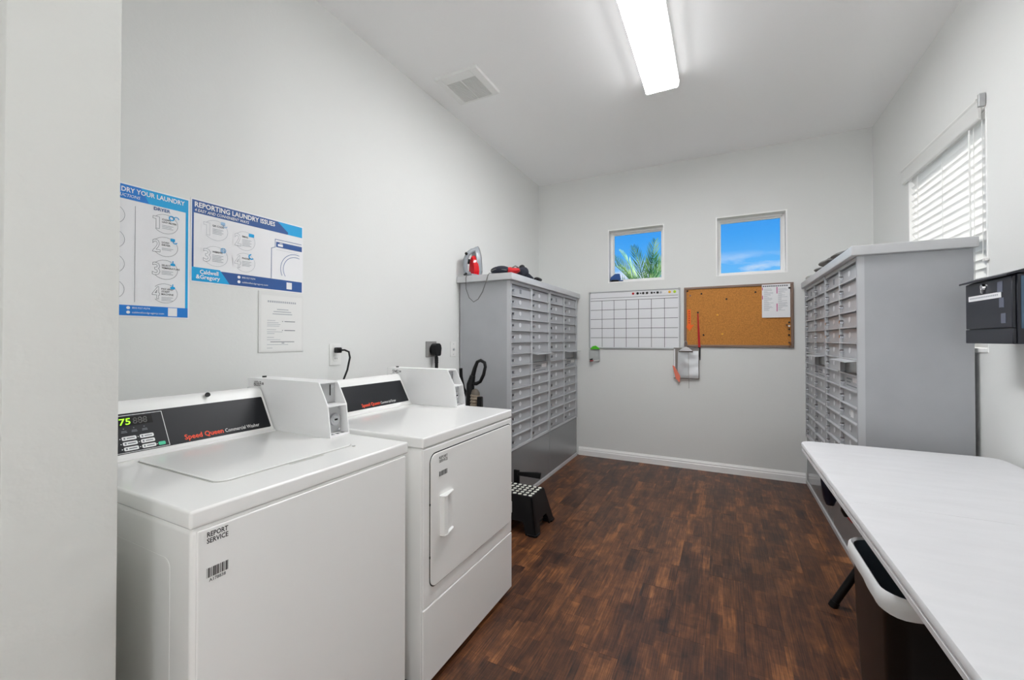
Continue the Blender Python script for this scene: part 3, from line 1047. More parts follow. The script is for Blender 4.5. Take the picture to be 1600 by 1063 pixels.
# instruction poster, partly behind the partition corner
po = thing('instruction_poster', 'portrait blue-bordered laundry instruction poster cut off by the partition corner', 'poster', (XL, 0.66, 1.344))
sheet_with_border(po, 0.42, 0.9075, 1.344, 1.820)
flat('header_band', fx, [rect(0.424, 0.902, 1.764, 1.815)], M_CYAN, po, 0.0024)
flat('header_accent', fx, [[(0.424, 1.764), (0.775, 1.764), (0.750, 1.815), (0.424, 1.815)]], M_BLUE, po, 0.0027)
flat('border_strip', fx, [rect(0.893, 0.902, 1.385, 1.764)], M_CYAN, po, 0.0024)
flat('footer_band', fx, [rect(0.424, 0.902, 1.349, 1.386)], M_BLUE, po, 0.0026)
text(fx, 'DRY YOUR LAUNDRY', 0.889, 1.790, 0.0165, M_WHITEP, po, width=0.195, align='RIGHT', heavy=0.02, d=0.0034, name='poster_title')
text(fx, 'INSTRUCTIONS', 0.748, 1.772, 0.0105, M_WHITEP, po, width=0.094, align='RIGHT', shear=0.2, d=0.0034, name='poster_subtitle')
flat('column_rule', fx, [rect(0.7335, 0.7347, 1.398, 1.745)], M_GREYP, po, 0.003)
text(fx, 'DRYER', 0.815, 1.7475, 0.0115, M_NAVY, po, width=0.052, align='CENTER', heavy=0.02, d=0.0034, name='column_heading')
for k, (zc_, num, hd, ic) in enumerate(((1.704, '1', 'CLEAN\nLINT FILTER', 'cycle'), (1.617, '2', 'LOAD\nDRYER', 'load'), (1.530, '3', 'SELECT\nTEMPERATURE', 'hand'), (1.440, '4', 'PAY AND\nSTART\nMACHINE', 'hand'))):
    bubble(po, 0.826, zc_ - 0.002, 0.041, 0.037, num, hd, ic, M_GREYP, 3 if k != 1 else 2)
    flat('number_circle', fx, ring2(0.664, zc_, 0.041, 0.037, 0.0011), M_GREYP, po, 0.0032)
flat('footer_icon', fx, [disc(0.716, 1.3765, 0.0055, 14), disc(0.716, 1.3605, 0.0055, 14)], M_WHITEP, po, 0.0032)
text(fx, '800.927.9274', 0.727, 1.3735, 0.0065, M_WHITEP, po, width=0.052, d=0.0034, name='phone_number')
text(fx, 'caldwellandgregory.com', 0.727, 1.3575, 0.0065, M_WHITEP, po, width=0.096, d=0.0034, name='web_address')
flat('blank_code_panel', fx, [rect(0.836, 0.866, 1.352, 1.384)], M_PAPER, po, 0.0030)

pb = thing('reporting_poster', 'landscape navy and cyan poster headed reporting laundry issues', 'poster', (XL, 1.16, 1.494))
sheet_with_border(pb, 0.9105, 1.4105, 1.494, 1.8315)
flat('header_band', fx, [rect(0.9150, 1.405, 1.774, 1.826)], M_NAVY, pb, 0.0024)
flat('header_accent', fx, [[(1.330, 1.783), (1.405, 1.783), (1.405, 1.826), (1.275, 1.826)]], M_CYAN, pb, 0.0027)
flat('header_cutout', fx, [[(1.325, 1.774), (1.405, 1.774), (1.405, 1.783), (1.330, 1.783)]], M_CYAN, pb, 0.0027)
flat('border_strip', fx, [rect(0.9150, 0.9215, 1.548, 1.774)], M_NAVY, pb, 0.0024)
flat('footer_band', fx, [rect(0.9150, 1.405, 1.499, 1.550)], M_NAVY, pb, 0.0024)
flat('logo_panel', fx, [[(0.9150, 1.499), (1.060, 1.499), (1.020, 1.555), (0.9150, 1.555)]], M_CYAN, pb, 0.0027)
text(fx, 'REPORTING LAUNDRY ISSUES', 0.924, 1.799, 0.0200, M_WHITEP, pb, width=0.338, heavy=0.025, d=0.0034, name='poster_title')
text(fx, '4 EASY AND CONVENIENT WAYS', 0.924, 1.780, 0.0120, M_WHITEP, pb, width=0.216, heavy=0.01, shear=0.22, d=0.0034, name='poster_subtitle')
bubble(pb, 1.003, 1.719, 0.048, 0.042, '1', 'QR CODE', 'arrow', M_LGREYP, 4)
bubble(pb, 1.123, 1.700, 0.045, 0.042, '2', 'EMAIL', 'mail', M_LGREYP, 5)
bubble(pb, 1.003, 1.610, 0.048, 0.042, '3', 'WEBSITE', 'globe', M_LGREYP, 5)
bubble(pb, 1.123, 1.604, 0.045, 0.042, '4', 'PHONE', 'phone', M_LGREYP, 4)
lw = 0.0022
dz = [(1.244, 1.552), (1.244, 1.692), (1.262, 1.700), (1.262, 1.738), (1.402, 1.738)]
dl = []
for (a0, b0), (a1, b1) in zip(dz, dz[1:]):
    if a0 == a1:
        dl.append(rect(a0, a0 + lw, b0, b1 + lw))
    else:
        dl.append([(a0, b0), (a1, b1), (a1, b1 + lw), (a0, b0 + lw)])
dl += ring2(1.370, 1.604, 0.080, 0.080, lw, 20, 0.42 * PI, 1.14 * PI) + ring2(1.370, 1.604, 0.066, 0.066, lw, 20, 0.40 * PI, 1.18 * PI)
flat('machine_drawing', fx, dl, M_NAVY, pb, 0.003)
flat('drawing_panel', fx, [rect(1.268, 1.404, 1.703, 1.728)], M_NAVY, pb, 0.003)
flat('drawing_detail', fx, [rect(1.276, 1.302, 1.708, 1.719), rect(1.285, 1.300, 1.722, 1.725)], M_PAPER, pb, 0.0034)
flat('drawing_line', fx, [rect(1.268, 1.385, 1.690, 1.691)], M_LGREYP, pb, 0.0034)
text(fx, 'Caldwell', 0.944, 1.5305, 0.0165, M_WHITEP, pb, width=0.070, heavy=0.02, d=0.0034, name='logo_lettering')
text(fx, '&Gregory', 0.930, 1.5100, 0.0165, M_WHITEP, pb, width=0.090, heavy=0.02, d=0.0034, name='logo_lettering')
flat('footer_icon', fx, [disc(1.098, 1.5365, 0.0065, 14), disc(1.098, 1.5160, 0.0065, 14)], M_WHITEP, pb, 0.0032)
text(fx, '800.927.9274', 1.111, 1.5330, 0.0075, M_WHITEP, pb, width=0.058, d=0.0034, name='phone_number')
text(fx, 'caldwellandgregory.com', 1.111, 1.5125, 0.0075, M_WHITEP, pb, width=0.118, d=0.0034, name='web_address')
flat('blank_code_panel', fx, [rect(1.322, 1.350, 1.508, 1.541)], M_PAPER, pb, 0.0030)

no = thing('paper_notice', 'white printed notice in a clear sleeve under the posters', 'notice', (XL, 1.297, 1.204))
part('sleeve', MB().box(XL, XL + 0.005, 1.185, 1.413, 1.204, 1.487), mat('notice_sleeve', (226, 226, 224), 0.35), no, 0.001, 1)
part('sheet', MB().box(XL + 0.005, XL + 0.0055, 1.195, 1.403, 1.212, 1.470), mat('notice_paper', (232, 232, 230), 0.6), no)
random.seed(11)
tl = [rect(1.226 + k * 0.0105, 1.226 + k * 0.0105 + 0.0075, 1.437, 1.446) for k in range(14)]
flat('heading_print', fx, tl, M_LGREYP, no, 0.006)
ln_ = []
for z_, a0, a1 in ((1.404, 1.272, 1.330), (1.393, 1.255, 1.345), (1.382, 1.250, 1.350)):
    ln_.append(rect(a0, a1, z_, z_ + 0.004))
for z_, a1 in ((1.351, 1.264), (1.341, 1.280), (1.333, 1.290), (1.325, 1.284), (1.308, 1.268), (1.298, 1.300), (1.290, 1.260), (1.272, 1.258), (1.261, 1.290), (1.238, 1.33), (1.222, 1.25)):
    ln_.append(rect(1.224, a1, z_, z_ + 0.0022))
flat('small_print', fx, ln_, M_LGREYP, no, 0.006)
flat('bold_print', fx, [rect(1.310, 1.366, 1.348, 1.3515), rect(1.310, 1.366, 1.305, 1.3085), rect(1.298, 1.303, 1.348, 1.3515), rect(1.298, 1.303, 1.305, 1.3085), rect(1.240, 1.362, 1.2505, 1.2535), rect(1.296, 1.310, 1.2445, 1.2475)], M_GREYP, no, 0.006)


def wall_plate(root, y0, y1, z0, z1, material):
    return part('plate', MB().box(XL, XL + 0.006, y0, y1, z0, z1), material, root, 0.0025, 2)


ot = thing('wall_outlet', 'white wall outlet above the washer coin box', 'outlet', (XL, 1.610, 1.123))
wall_plate(ot, 1.573, 1.647, 1.123, 1.241, M_WPLASTIC)
for zc_ in (1.159, 1.205):
    part('socket', MB().prism([(1.610 + a, zc_ + b) for a, b in rrect(-0.017, 0.017, -0.014, 0.014, 0.008, 4)], 'x', XL + 0.006, XL + 0.0085), M_WPLASTIC, ot, 0.001, 1)
for s in (-1, 1):
    part('slot', MB().box(XL + 0.0085, XL + 0.0088, 1.610 + s * 0.006 - 0.001, 1.610 + s * 0.006 + 0.001, 1.156, 1.164), M_BLACKG, ot)
pc = thing('washer_power_cord', 'black power cord plugged into the white outlet', 'power cord', (XL + 0.03, 1.61, 0.95))
part('plug', MB().box(XL + 0.0088, XL + 0.040, 1.594, 1.626, 1.190, 1.220), M_BLACK, pc, 0.006, 3)
part('cable', MB().tube([(XL + 0.035, 1.612, 1.205), (XL + 0.062, 1.622, 1.206), (XL + 0.082, 1.632, 1.196), (XL + 0.090, 1.632, 1.165), (XL + 0.085, 1.620, 1.10), (XL + 0.070, 1.600, 1.03), (XL + 0.055, 1.585, 0.95), (XL + 0.05, 1.58, 0.80)], 0.0052, 10), M_BLACK, pc, smooth=True)

do = thing('dryer_outlet', 'grey square high-voltage outlet beside the mailboxes', 'outlet', (XL, 2.45, 1.137))
wall_plate(do, 2.389, 2.512, 1.137, 1.250, M_CARD)
part('socket', MB().cyl((XL + 0.006, 2.463, 1.190), (XL + 0.014, 2.463, 1.190), 0.034, n=24), M_BLACK, do, smooth=True)
dc = thing('dryer_power_cord', 'thick black plug and cord in the grey outlet', 'power cord', (XL + 0.03, 2.463, 0.9))
hd_ = [(2.463 + a, 1.190 + b) for a, b in ((-0.034, -0.036), (-0.026, -0.046), (0.026, -0.046), (0.034, -0.036), (0.040, 0.010), (0.034, 0.034), (0.018, 0.046), (-0.018, 0.046), (-0.034, 0.034), (-0.040, 0.010))]
part('plug', MB().prism(hd_, 'x', XL + 0.0145, XL + 0.062), M_BLACK, dc, 0.010, 3)
part('cable', MB().tube([(XL + 0.040, 2.463, 1.15), (XL + 0.042, 2.463, 1.09), (XL + 0.044, 2.463, 1.00), (XL + 0.05, 2.46, 0.80), (XL + 0.06, 2.45, 0.5)], 0.012, 12), M_BLACK, dc, smooth=True)
for zz in (1.125, 1.110, 1.095):
    part('strain_relief', MB().cyl((XL + 0.042, 2.463, zz), (XL + 0.042, 2.463, zz + 0.008), 0.0145, n=12), M_BLACK, dc, smooth=True)

jp = thing('phone_jack', 'white wall plate with one round jack next to the grey cabinet', 'wall plate', (XL, 2.73, 1.129))
wall_plate(jp, 2.692, 2.768, 1.129, 1.247, M_WPLASTIC)
part('jack', MB().cyl((XL + 0.006, 2.730, 1.185), (XL + 0.013, 2.730, 1.185), 0.009, n=16), M_ALU, jp, smooth=True)
for zz in (1.148, 1.228):
    part('screw', MB().cyl((XL + 0.006, 2.730, zz), (XL + 0.0075, 2.730, zz), 0.0035, n=10), M_ALU, jp, smooth=True)

# ------------------------------------------------------------------ mailbox cabinets
UW, UD, UH = 0.803, 0.452, 1.712
ROWS, RZ0, RZ1 = 14, 0.436, 1.690
RH = (RZ1 - RZ0) / ROWS
ST = 0.024
CW = (UW - 3 * ST) / 2


def mailbox_unit():
    u = thing('mailbox_unit', 'x', 'mailbox', (0, 0, 0), 'grey mailbox units', local=True)
    part('body', MB().box(0.0015, UW - 0.0015, 0.030, UD, 0.0, UH), M_GREY, u)
    part('lower_panel', MB().box(0.003, UW - 0.003, 0.004, 0.030, 0.034, 0.412), M_PANEL, u, 0.002, 1)
    part('base_trim', MB().box(0.0015, UW - 0.0015, -0.004, 0.030, 0.0, 0.031), M_CAP, u, 0.002, 1)
    fr = MB()
    fr.box(0.0015, ST, 0.0, 0.030, 0.416, UH); fr.box(UW - ST, UW - 0.0015, 0.0, 0.030, 0.416, UH)
    fr.box(ST + CW, ST + CW + ST, 0.0, 0.030, 0.416, UH)
    for c in range(2):
        x0 = ST + c * (CW + ST)
        fr.box(x0, x0 + CW, 0.0, 0.030, 0.416, RZ0); fr.box(x0, x0 + CW, 0.0, 0.030, RZ1, UH)
    part('door_frame', fr, M_RAIL, u)
    for e0 in (0.003, UW - 0.010):
        part('edge_bead', MB().box(e0, e0 + 0.007, -0.004, 0.0, 0.418, UH - 0.002), M_GREY, u)
    rail = mesh_of('rail', MB().box(0, CW, -0.005, 0.026, -0.0030, 0.0030), M_RAIL)
    dmesh = mesh_of('door', MB().box(0.003, CW - 0.003, 0.012, 0.029, 0.0042, RH - 0.0065), M_GREYD, 0.0012, 1, False)
    lmesh = mesh_of('lock', MB().cyl((0, 0.012, 0), (0, -0.009, 0), 0.0118, 0.0105, 14), M_CHROME, smooth=True)
    nmesh = mesh_of('number_plate', MB().prism([(a, b) for a, b in disc(0, 0, 0.021, 14, 0.018)], 'y', 0.0105, 0.012), mat('number_decal', (216, 218, 221), 0.3, metal=0.2))
    for c in range(2):
        x0 = ST + c * (CW + ST)
        for r in range(ROWS):
            zb = RZ1 - (r + 1) * RH
            if r:
                link('rail', rail, u, (x0, 0, zb + RH))
            if c == 1 and r == 6:
                fl_ = MB().prism([(-0.054, zb + RH - 0.011), (0.010, zb + RH - 0.004), (0.010, zb + RH - 0.008), (-0.054, zb + RH - 0.016)], 'x', x0 - 0.008, x0 + CW + 0.004)
                part('slot_flap', fl_, M_RAIL, u, label='open outgoing mail flap')
                part('slot_throat', MB().box(x0 + 0.004, x0 + CW - 0.004, 0.024, 0.031, zb + 0.006, zb + RH - 0.006), M_PANEL, u)
                continue
            dr_ = link('door', dmesh, u, (x0, 0, zb))
            if c == 1 and r == 7:
                dr_['label'] = 'mail slot door with a white label'
                part('label_card', MB().box(CW * 0.62, CW * 0.92, 0.0112, 0.012, RH * 0.50, RH * 0.82), M_PAPER, dr_)
                part('slot_print', MB().box(CW * 0.26, CW * 0.56, 0.0114, 0.012, RH * 0.62, RH * 0.72).box(CW * 0.26, CW * 0.5, 0.0114, 0.012, RH * 0.42, RH * 0.50).box(CW * 0.26, CW * 0.86, 0.0114, 0.012, RH * 0.2, RH * 0.27), M_GREYP, dr_)
                link('lock', lmesh, dr_, (0.045, 0, RH * 0.36))
                continue
            link('lock', lmesh, dr_, (0.030, 0, RH * 0.44))
            if c == 0 and r == 0:
                part('number_print', MB().box(CW * 0.44, CW * 0.54, 0.0114, 0.012, RH * 0.3, RH * 0.7), M_GREYP, dr_)
            else:
                link('number_plate', nmesh, dr_, (CW * 0.47, 0, RH * 0.52))
    return u


unit = mailbox_unit()
LXF, RXF = -1.433, 0.646
units = [unit, copy_tree(unit), copy_tree(unit), copy_tree(unit)]
spec = [((LXF, 2.810, 0), PI / 2, 'grey mailbox unit beside the dryer, iron standing above it'),
        ((LXF, 2.810 + UW, 0), PI / 2, 'grey mailbox unit next to the whiteboard, farther of the left pair'),
        ((RXF, 2.850 + UW, 0), -PI / 2, 'grey mailbox unit beyond the folding table, nearer of the right pair'),
        ((RXF, 2.850 + 2 * UW, 0), -PI / 2, 'grey mailbox unit beside the cork board, farther of the right pair')]
for u, (loc, rz, lb) in zip(units, spec):
    u.location = loc
    u.rotation_euler = (0, 0, rz)
    u['label'] = lb
# marks of its own on the nearer right unit
nr = units[2]
x0 = ST + CW + ST
zb = RZ1 - 10 * RH
part('paper_tag', MB().box(x0 + CW * 0.50, x0 + CW * 0.66, 0.0106, 0.0119, zb + RH * 0.24, zb + RH * 0.72), M_PAPER, nr, label='small white paper tag on one door')
FRU = Frame((0, 0.0119, 0), (1, 0, 0), (0, 0, 1))
text(FRU, '2', x0 + CW * 0.50, RZ1 - 11 * RH + RH * 0.28, RH * 0.38, M_GREYP, nr, name='door_number', d=0.0012)

for nm, x0, x1, y0, y1, z0, lb in (('metal_shelf', XL + 0.004, LXF + 0.032, 2.772, 4.440, UH + 0.001, 'flat grey metal slab lying across the left mailboxes'),
                                   ('metal_shelf', RXF - 0.032, XR - 0.010, 2.822, D - 0.002, UH + 0.001, 'flat grey metal slab lying across the right mailboxes')):
    single(nm, MB().box(x0, x1, y0, y1, z0, z0 + 0.052), M_CAP, lb, 'metal shelf', 'slabs over the mailboxes', 0.006, 2)
ZCAP = UH + 0.053

# ------------------------------------------------------------------ on the left cabinet: iron, bundle
ir = thing('steam_iron', 'grey and red steam iron standing on its heel on the mailboxes', 'iron', (-1.765, 2.890, ZCAP), rotz=math.radians(160), local=True)


def tear(w, h, z0=0.0, n=22):
    pts = []
    for k in range(n + 1):
        t = k / n
        z = h * t
        ww = w * (1 - (t ** 2.6)) ** 0.72 * (0.86 + 0.14 * min(1, t * 5))
        pts.append((ww, z0 + z))
    return pts + [(-a, b) for a, b in reversed(pts[:-1])]


def iron_ring(w, h, z0, off):
    return [(a, off, b) for a, b in tear(w, h, z0)]


part('soleplate', MB().loft([iron_ring(0.056, 0.252, 0.0, 0.0), iron_ring(0.056, 0.252, 0.0, 0.007)]), M_CHROME, ir)
part('skirt', MB().loft([iron_ring(0.055, 0.248, 0.001, 0.0072), iron_ring(0.053, 0.242, 0.002, 0.024), iron_ring(0.046, 0.228, 0.004, 0.044)]), M_IRONG, ir, smooth=True)
part('water_tank', MB().loft([[(a - 0.010, o_, z_) for a, o_, z_ in r_] for r_ in (iron_ring(0.040, 0.165, 0.012, 0.020), iron_ring(0.042, 0.160, 0.012, 0.036), iron_ring(0.036, 0.152, 0.014, 0.060), iron_ring(0.034, 0.140, 0.016, 0.074))]), M_IRONR, ir, smooth=True)
part('heel', MB().box(-0.046, 0.046, 0.008, 0.100, 0.0, 0.016), M_IRONG, ir, 0.005, 2)
part('handle', MB().tube([(0.014, 0.070, 0.020), (0.016, 0.108, 0.030), (0.018, 0.116, 0.070), (0.018, 0.112, 0.130), (0.014, 0.096, 0.175), (0.006, 0.062, 0.205), (0, 0.030, 0.215)], [0.019, 0.019, 0.018, 0.018, 0.019, 0.020, 0.02], 12), M_IRONG, ir, smooth=True)
part('steam_button', MB().cyl((0, 0.112, 0.172), (0, 0.126, 0.180), 0.010, n=12), M_BLACK, ir, smooth=True)
part('dial', MB().cyl((0.030, 0.030, 0.120), (0.048, 0.066, 0.128), 0.020, n=18), M_BLACK, ir, smooth=True)
part('cord_boot', MB().cyl((0, 0.118, 0.018), (0, 0.140, 0.006), 0.010, 0.007, 12), M_BLACK, ir, smooth=True)
cord_pts = [(-1.79, 2.80, ZCAP + 0.006), (-1.80, 2.774, ZCAP + 0.004), (-1.80, 2.764, ZCAP - 0.02), (-1.798, 2.764, 1.66), (-1.77, 2.765, 1.59), (-1.73, 2.766, 1.555), (-1.69, 2.766, 1.575), (-1.65, 2.766, 1.63), (-1.62, 2.765, 1.70), (-1.60, 2.764, ZCAP - 0.01), (-1.59, 2.770, ZCAP + 0.005), (-1.57, 2.82, ZCAP + 0.005), (-1.62, 2.90, ZCAP + 0.005)]
IRM = Matrix.Translation((-1.765, 2.890, ZCAP)) @ Matrix.Rotation(math.radians(160), 4, 'Z')
part('cord', MB().tube([IRM.inverted() @ Vector(q) for q in cord_pts], 0.0034, 8), M_GREYCLOTH, ir, smooth=True, label='thin grey cord looping down the cabinet side')

bu = thing('soft_tool_bag', 'navy and red soft bag lying beside the steam iron', 'bag', (-1.50, 2.90, ZCAP))
part('pouch', MB().blob((-1.535, 2.86, ZCAP + 0.034), 0.085, 0.060, 0.034, 20, 10, 0.18, 1, 14), M_NAVYCLOTH, bu, smooth=True)
part('piping', MB().tube([(-1.60, 2.815, ZCAP + 0.028), (-1.56, 2.800, ZCAP + 0.036), (-1.51, 2.806, ZCAP + 0.034), (-1.47, 2.820, ZCAP + 0.026)], 0.003, 6), M_GREYCLOTH, bu, smooth=True)
part('red_flap', MB().blob((-1.455, 2.885, ZCAP + 0.028), 0.060, 0.050, 0.029, 18, 9, 0.35, 4, 18), M_REDB, bu, smooth=True)
part('strap', MB().tube([(-1.44, 2.85, ZCAP + 0.045), (-1.42, 2.87, ZCAP + 0.062), (-1.405, 2.91, ZCAP + 0.050), (-1.42, 2.95, ZCAP + 0.035)], 0.005, 8), M_GREYCLOTH, bu, smooth=True)
ja = thing('dark_garment', 'crumpled dark cloth heaped behind the red and navy bag', 'cloth', (-1.45, 3.06, ZCAP))
part('heap', MB().blob((-1.455, 3.065, ZCAP + 0.040), 0.055, 0.100, 0.042, 22, 12, 0.5, 7, 16), M_NAVYCLOTH, ja, smooth=True)
part('peak', MB().blob((-1.455, 3.065, ZCAP + 0.075), 0.026, 0.030, 0.030, 14, 8, 0.3, 9, 22), M_BLACK, ja, smooth=True)
part('sleeve', MB().tube([(-1.45, 3.11, ZCAP + 0.030), (-1.44, 3.15, ZCAP + 0.026), (-1.43, 3.22, ZCAP + 0.012)], [0.024, 0.020, 0.010], 10), M_NAVYCLOTH, ja, smooth=True)
bp_ = thing('small_black_case', 'small black oblong case at the front edge of the left slab', 'case', (-1.43, 3.32, ZCAP))
part('case', MB().blob((-1.43, 3.33, ZCAP + 0.018), 0.026, 0.070, 0.018, 18, 8, 0.1, 2, 20), M_BLACK, bp_, smooth=True)
part('wrist_loop', MB().tube([(-1.42, 3.27, ZCAP + 0.010), (-1.41, 3.24, ZCAP + 0.004), (-1.415, 3.225, ZCAP + 0.006)], 0.003, 6), M_BLACK, bp_, smooth=True)

# on the right cabinet: folded grey cloth
gc = thing('folded_cloth', 'rumpled grey cloth lying on the slab over the right mailboxes', 'cloth', (0.72, 3.45, ZCAP))
for k, (dx, dy, sx, sy, h, sd) in enumerate(((0.70, 3.20, 0.085, 0.22, 0.018, 1), (0.69, 3.52, 0.08, 0.17, 0.026, 5), (0.665, 3.78, 0.05, 0.10, 0.016, 8))):
    part('fold', MB().blob((dx, dy, ZCAP + h), sx, sy, h, 22, 10, 0.45, sd, 11), M_GREYCLOTH, gc, smooth=True)
pz = ZCAP
single('plastic_wrap', MB().blob((0.685, 4.22, pz + 0.016), 0.06, 0.17, 0.016, 18, 8, 0.4, 3, 12), mat('pale_film', (206, 208, 208), 0.25), 'pale crumpled plastic film at the far end of the right slab', 'wrap', smooth=True)

# ------------------------------------------------------------------ back wall boards
FB = Frame((0, D, 0), (1, 0, 0), (0, 0, 1))


def xz(px, py, yv=D):
    p = on('y', yv, px, py)
    return p.x, p.z


wbx0, wbx1, wbz0, wbz1 = -1.304, -0.381, 1.168, 1.777
wt = thing('calendar_whiteboard', 'white dry-erase calendar board with a black grid', 'whiteboard', ((wbx0 + wbx1) / 2, D, wbz0))
part('board', MB().box(wbx0 + 0.006, wbx1 - 0.006, D - 0.010, D, wbz0 + 0.006, wbz1 - 0.006), M_WBOARD, wt)
f_ = 0.012
for a in ((wbx0, wbx1, wbz1 - f_, wbz1), (wbx0, wbx1, wbz0, wbz0 + f_), (wbx0, wbx0 + f_, wbz0 + f_, wbz1 - f_), (wbx1 - f_, wbx1, wbz0 + f_, wbz1 - f_)):
    part('frame_strip', MB().box(a[0], a[1], D - 0.016, D, a[2], a[3]), M_ALU, wt, 0.002, 1)
for cx_ in (wbx0 + 0.008, wbx1 - 0.008):
    part('corner_clip', MB().box(cx_ - 0.010, cx_ + 0.010, D - 0.020, D, wbz1 - 0.018, wbz1 + 0.002), M_STEEL, wt, 0.002, 1)
gx0_, gx1_ = wbx0 + 0.016, wbx1 - 0.020
gt, gb = wbz1 - 0.098, wbz0 + 0.016
lw = 0.0045
gl = []
for k in range(8):
    xx = gx0_ + (gx1_ - gx0_) * k / 7
    if 0 < k < 7:
        gl.append(rect(xx - lw / 2, xx + lw / 2, gb, gt))
for k in range(5):
    zz = gt - (gt - gb) * k / 5
    gl.append(rect(gx0_, gx1_, zz - lw / 2, zz + lw / 2))
gl.append(rect(gx0_, gx1_, gt + 0.026, gt + 0.0295))
flat('grid_lines', FB, gl, mat('board_line_grey', (70, 72, 76), 0.6), wt, 0.0105)
mags = ((307, 'red', M_RED, 0.012), (331, 'black', M_BLACK, 0.013), (347, 'black', M_BLACK, 0.007), (361, 'dark grey', M_DARKGAP, 0.012), (381, 'dark grey', M_DARKGAP, 0.012),
        (406, 'dark grey', M_DARKGAP, 0.011), (420, 'black', M_BLACK, 0.008), (438, 'dark grey', M_DARKGAP, 0.012), (455, 'light grey', M_LGREYP, 0.011), (475, 'white', M_WPLASTIC, 0.011),
        (502, 'amber', M_AMBER, 0.013), (529, 'lime green', M_LIME, 0.014))
mlab = {0: 'red round magnet, leftmost in the row on the calendar board', 1: 'black round magnet right beside the red one', 2: 'tiny black magnet third from the left in the row',
        3: 'dark grey magnet fourth from the left on the calendar board', 4: 'dark grey magnet fifth from the left on the calendar board', 5: 'dark grey magnet sixth from the left on the calendar board',
        6: 'tiny black magnet seventh from the left in the row', 7: 'dark grey magnet eighth from the left on the calendar board', 8: 'light grey magnet between dark grey and white ones',
        9: 'white magnet just left of the amber one', 10: 'amber yellow magnet second from the right in the row', 11: 'lime green magnet, rightmost in the row'}
for k, (zx, nm, m_, r_) in enumerate(mags):
    px = 900 + zx / 3.428
    xx = xz(px, 457)[0]
    zz = wbz1 - 0.036
    single('magnet', MB().cyl((xx, D - 0.010, zz), (xx, D - 0.018, zz), r_, r_ * 0.9, 16), m_, mlab[k], 'magnet', 'magnets on the calendar board', smooth=True)

ckx0, ckx1, ckz0, ckz1 = -0.345, 0.559, 1.190, 1.775
ck = thing('cork_board', 'brown cork bulletin board in a bronze frame', 'cork board', ((ckx0 + ckx1) / 2, D, ckz0))
part('cork_sheet', MB().box(ckx0 + 0.01, ckx1 - 0.01, D - 0.010, D, ckz0 + 0.01, ckz1 - 0.01), M_CORK, ck)
f_ = 0.022
for a in ((ckx0, ckx1, ckz1 - f_, ckz1), (ckx0, ckx1, ckz0, ckz0 + f_), (ckx0, ckx0 + f_, ckz0 + f_, ckz1 - f_), (ckx1 - f_, ckx1, ckz0 + f_, ckz1 - f_)):
    part('frame_strip', MB().box(a[0], a[1], D - 0.020, D, a[2], a[3]), M_FRAMEB, ck, 0.004, 2)

xa, zt_ = xz(1190, 447.5); xb, zb_ = xz(1234.5, 496)
nt_ = thing('pinned_notice', 'white printed sheet pinned to the cork board corner', 'notice', ((xa + xb) / 2, D - 0.0105, zb_))
part('sheet', MB().box(xa, xb, D - 0.0245, D - 0.0235, zb_, ckz1 - 0.012), M_PAPER, nt_)
nf = Frame((0, D - 0.0245, 0), (1, 0, 0), (0, 0, 1))
hN = ckz1 - 0.012 - zb_
top = ckz1 - 0.012
wN = xb - xa
flat('title_print', nf, [rect(xa + wN * (0.03 + 0.075 * k), xa + wN * (0.09 + 0.075 * k), top - 0.022, top - 0.010) for k in range(12)], M_GREYP, nt_, 0.0004)
random.seed(5)
lines = []
for k in range(24):
    zz = top - 0.042 - k * 0.0085
    if zz < zb_ + 0.03:
        break
    lines.append(rect(xa + wN * 0.07, xa + wN * random.uniform(0.2, 0.42), zz, zz + 0.0028))
    lines.append(rect(xa + wN * 0.58, xa + wN * random.uniform(0.66, 0.92), zz, zz + 0.0028))
flat('small_print', nf, lines, M_LGREYP, nt_, 0.0004)
flat('side_bar', nf, [rect(xa + wN * 0.52, xa + wN * 0.555, top - 0.085, top - 0.026), rect(xa + wN * 0.52, xa + wN * 0.555, zb_ + 0.055, zb_ + 0.125), rect(xa + 0.002, xa + 0.008, top - 0.052, top - 0.026), rect(xa + 0.002, xa + 0.008, top - 0.135, top - 0.10)],
     mat('magenta_print', (196, 70, 140), 0.6), nt_, 0.0004)

# orange arrow
pp = [on('y', D - 0.011, *q) for q in ((1074.0, 484), (1079.0, 483.7), (1079.6, 508), (1084.5, 507.5), (1077.5, 517.5), (1070.5, 509), (1074.2, 508.5))]
ar = thing('arrow_sticker', 'orange down-pointing arrow with lettering on the cork board', 'sticker', (pp[4].x, D - 0.011, pp[4].z))
part('arrow', MB().prism([(p.x, p.z) for p in pp], 'y', D - 0.0122, D - 0.0105), M_ORANGET, ar)
af = Frame((pp[0].x + 0.005, D - 0.0122, pp[0].z - 0.006), (0, 0, -1), (1, 0, 0))
flat('arrow_print', af, [rect(0.008 + k * 0.022, 0.020 + k * 0.022, 0.006, 0.018) for k in range(6)], mat('dark_orange_print', (190, 70, 10), 0.6), ar, 0.0006)

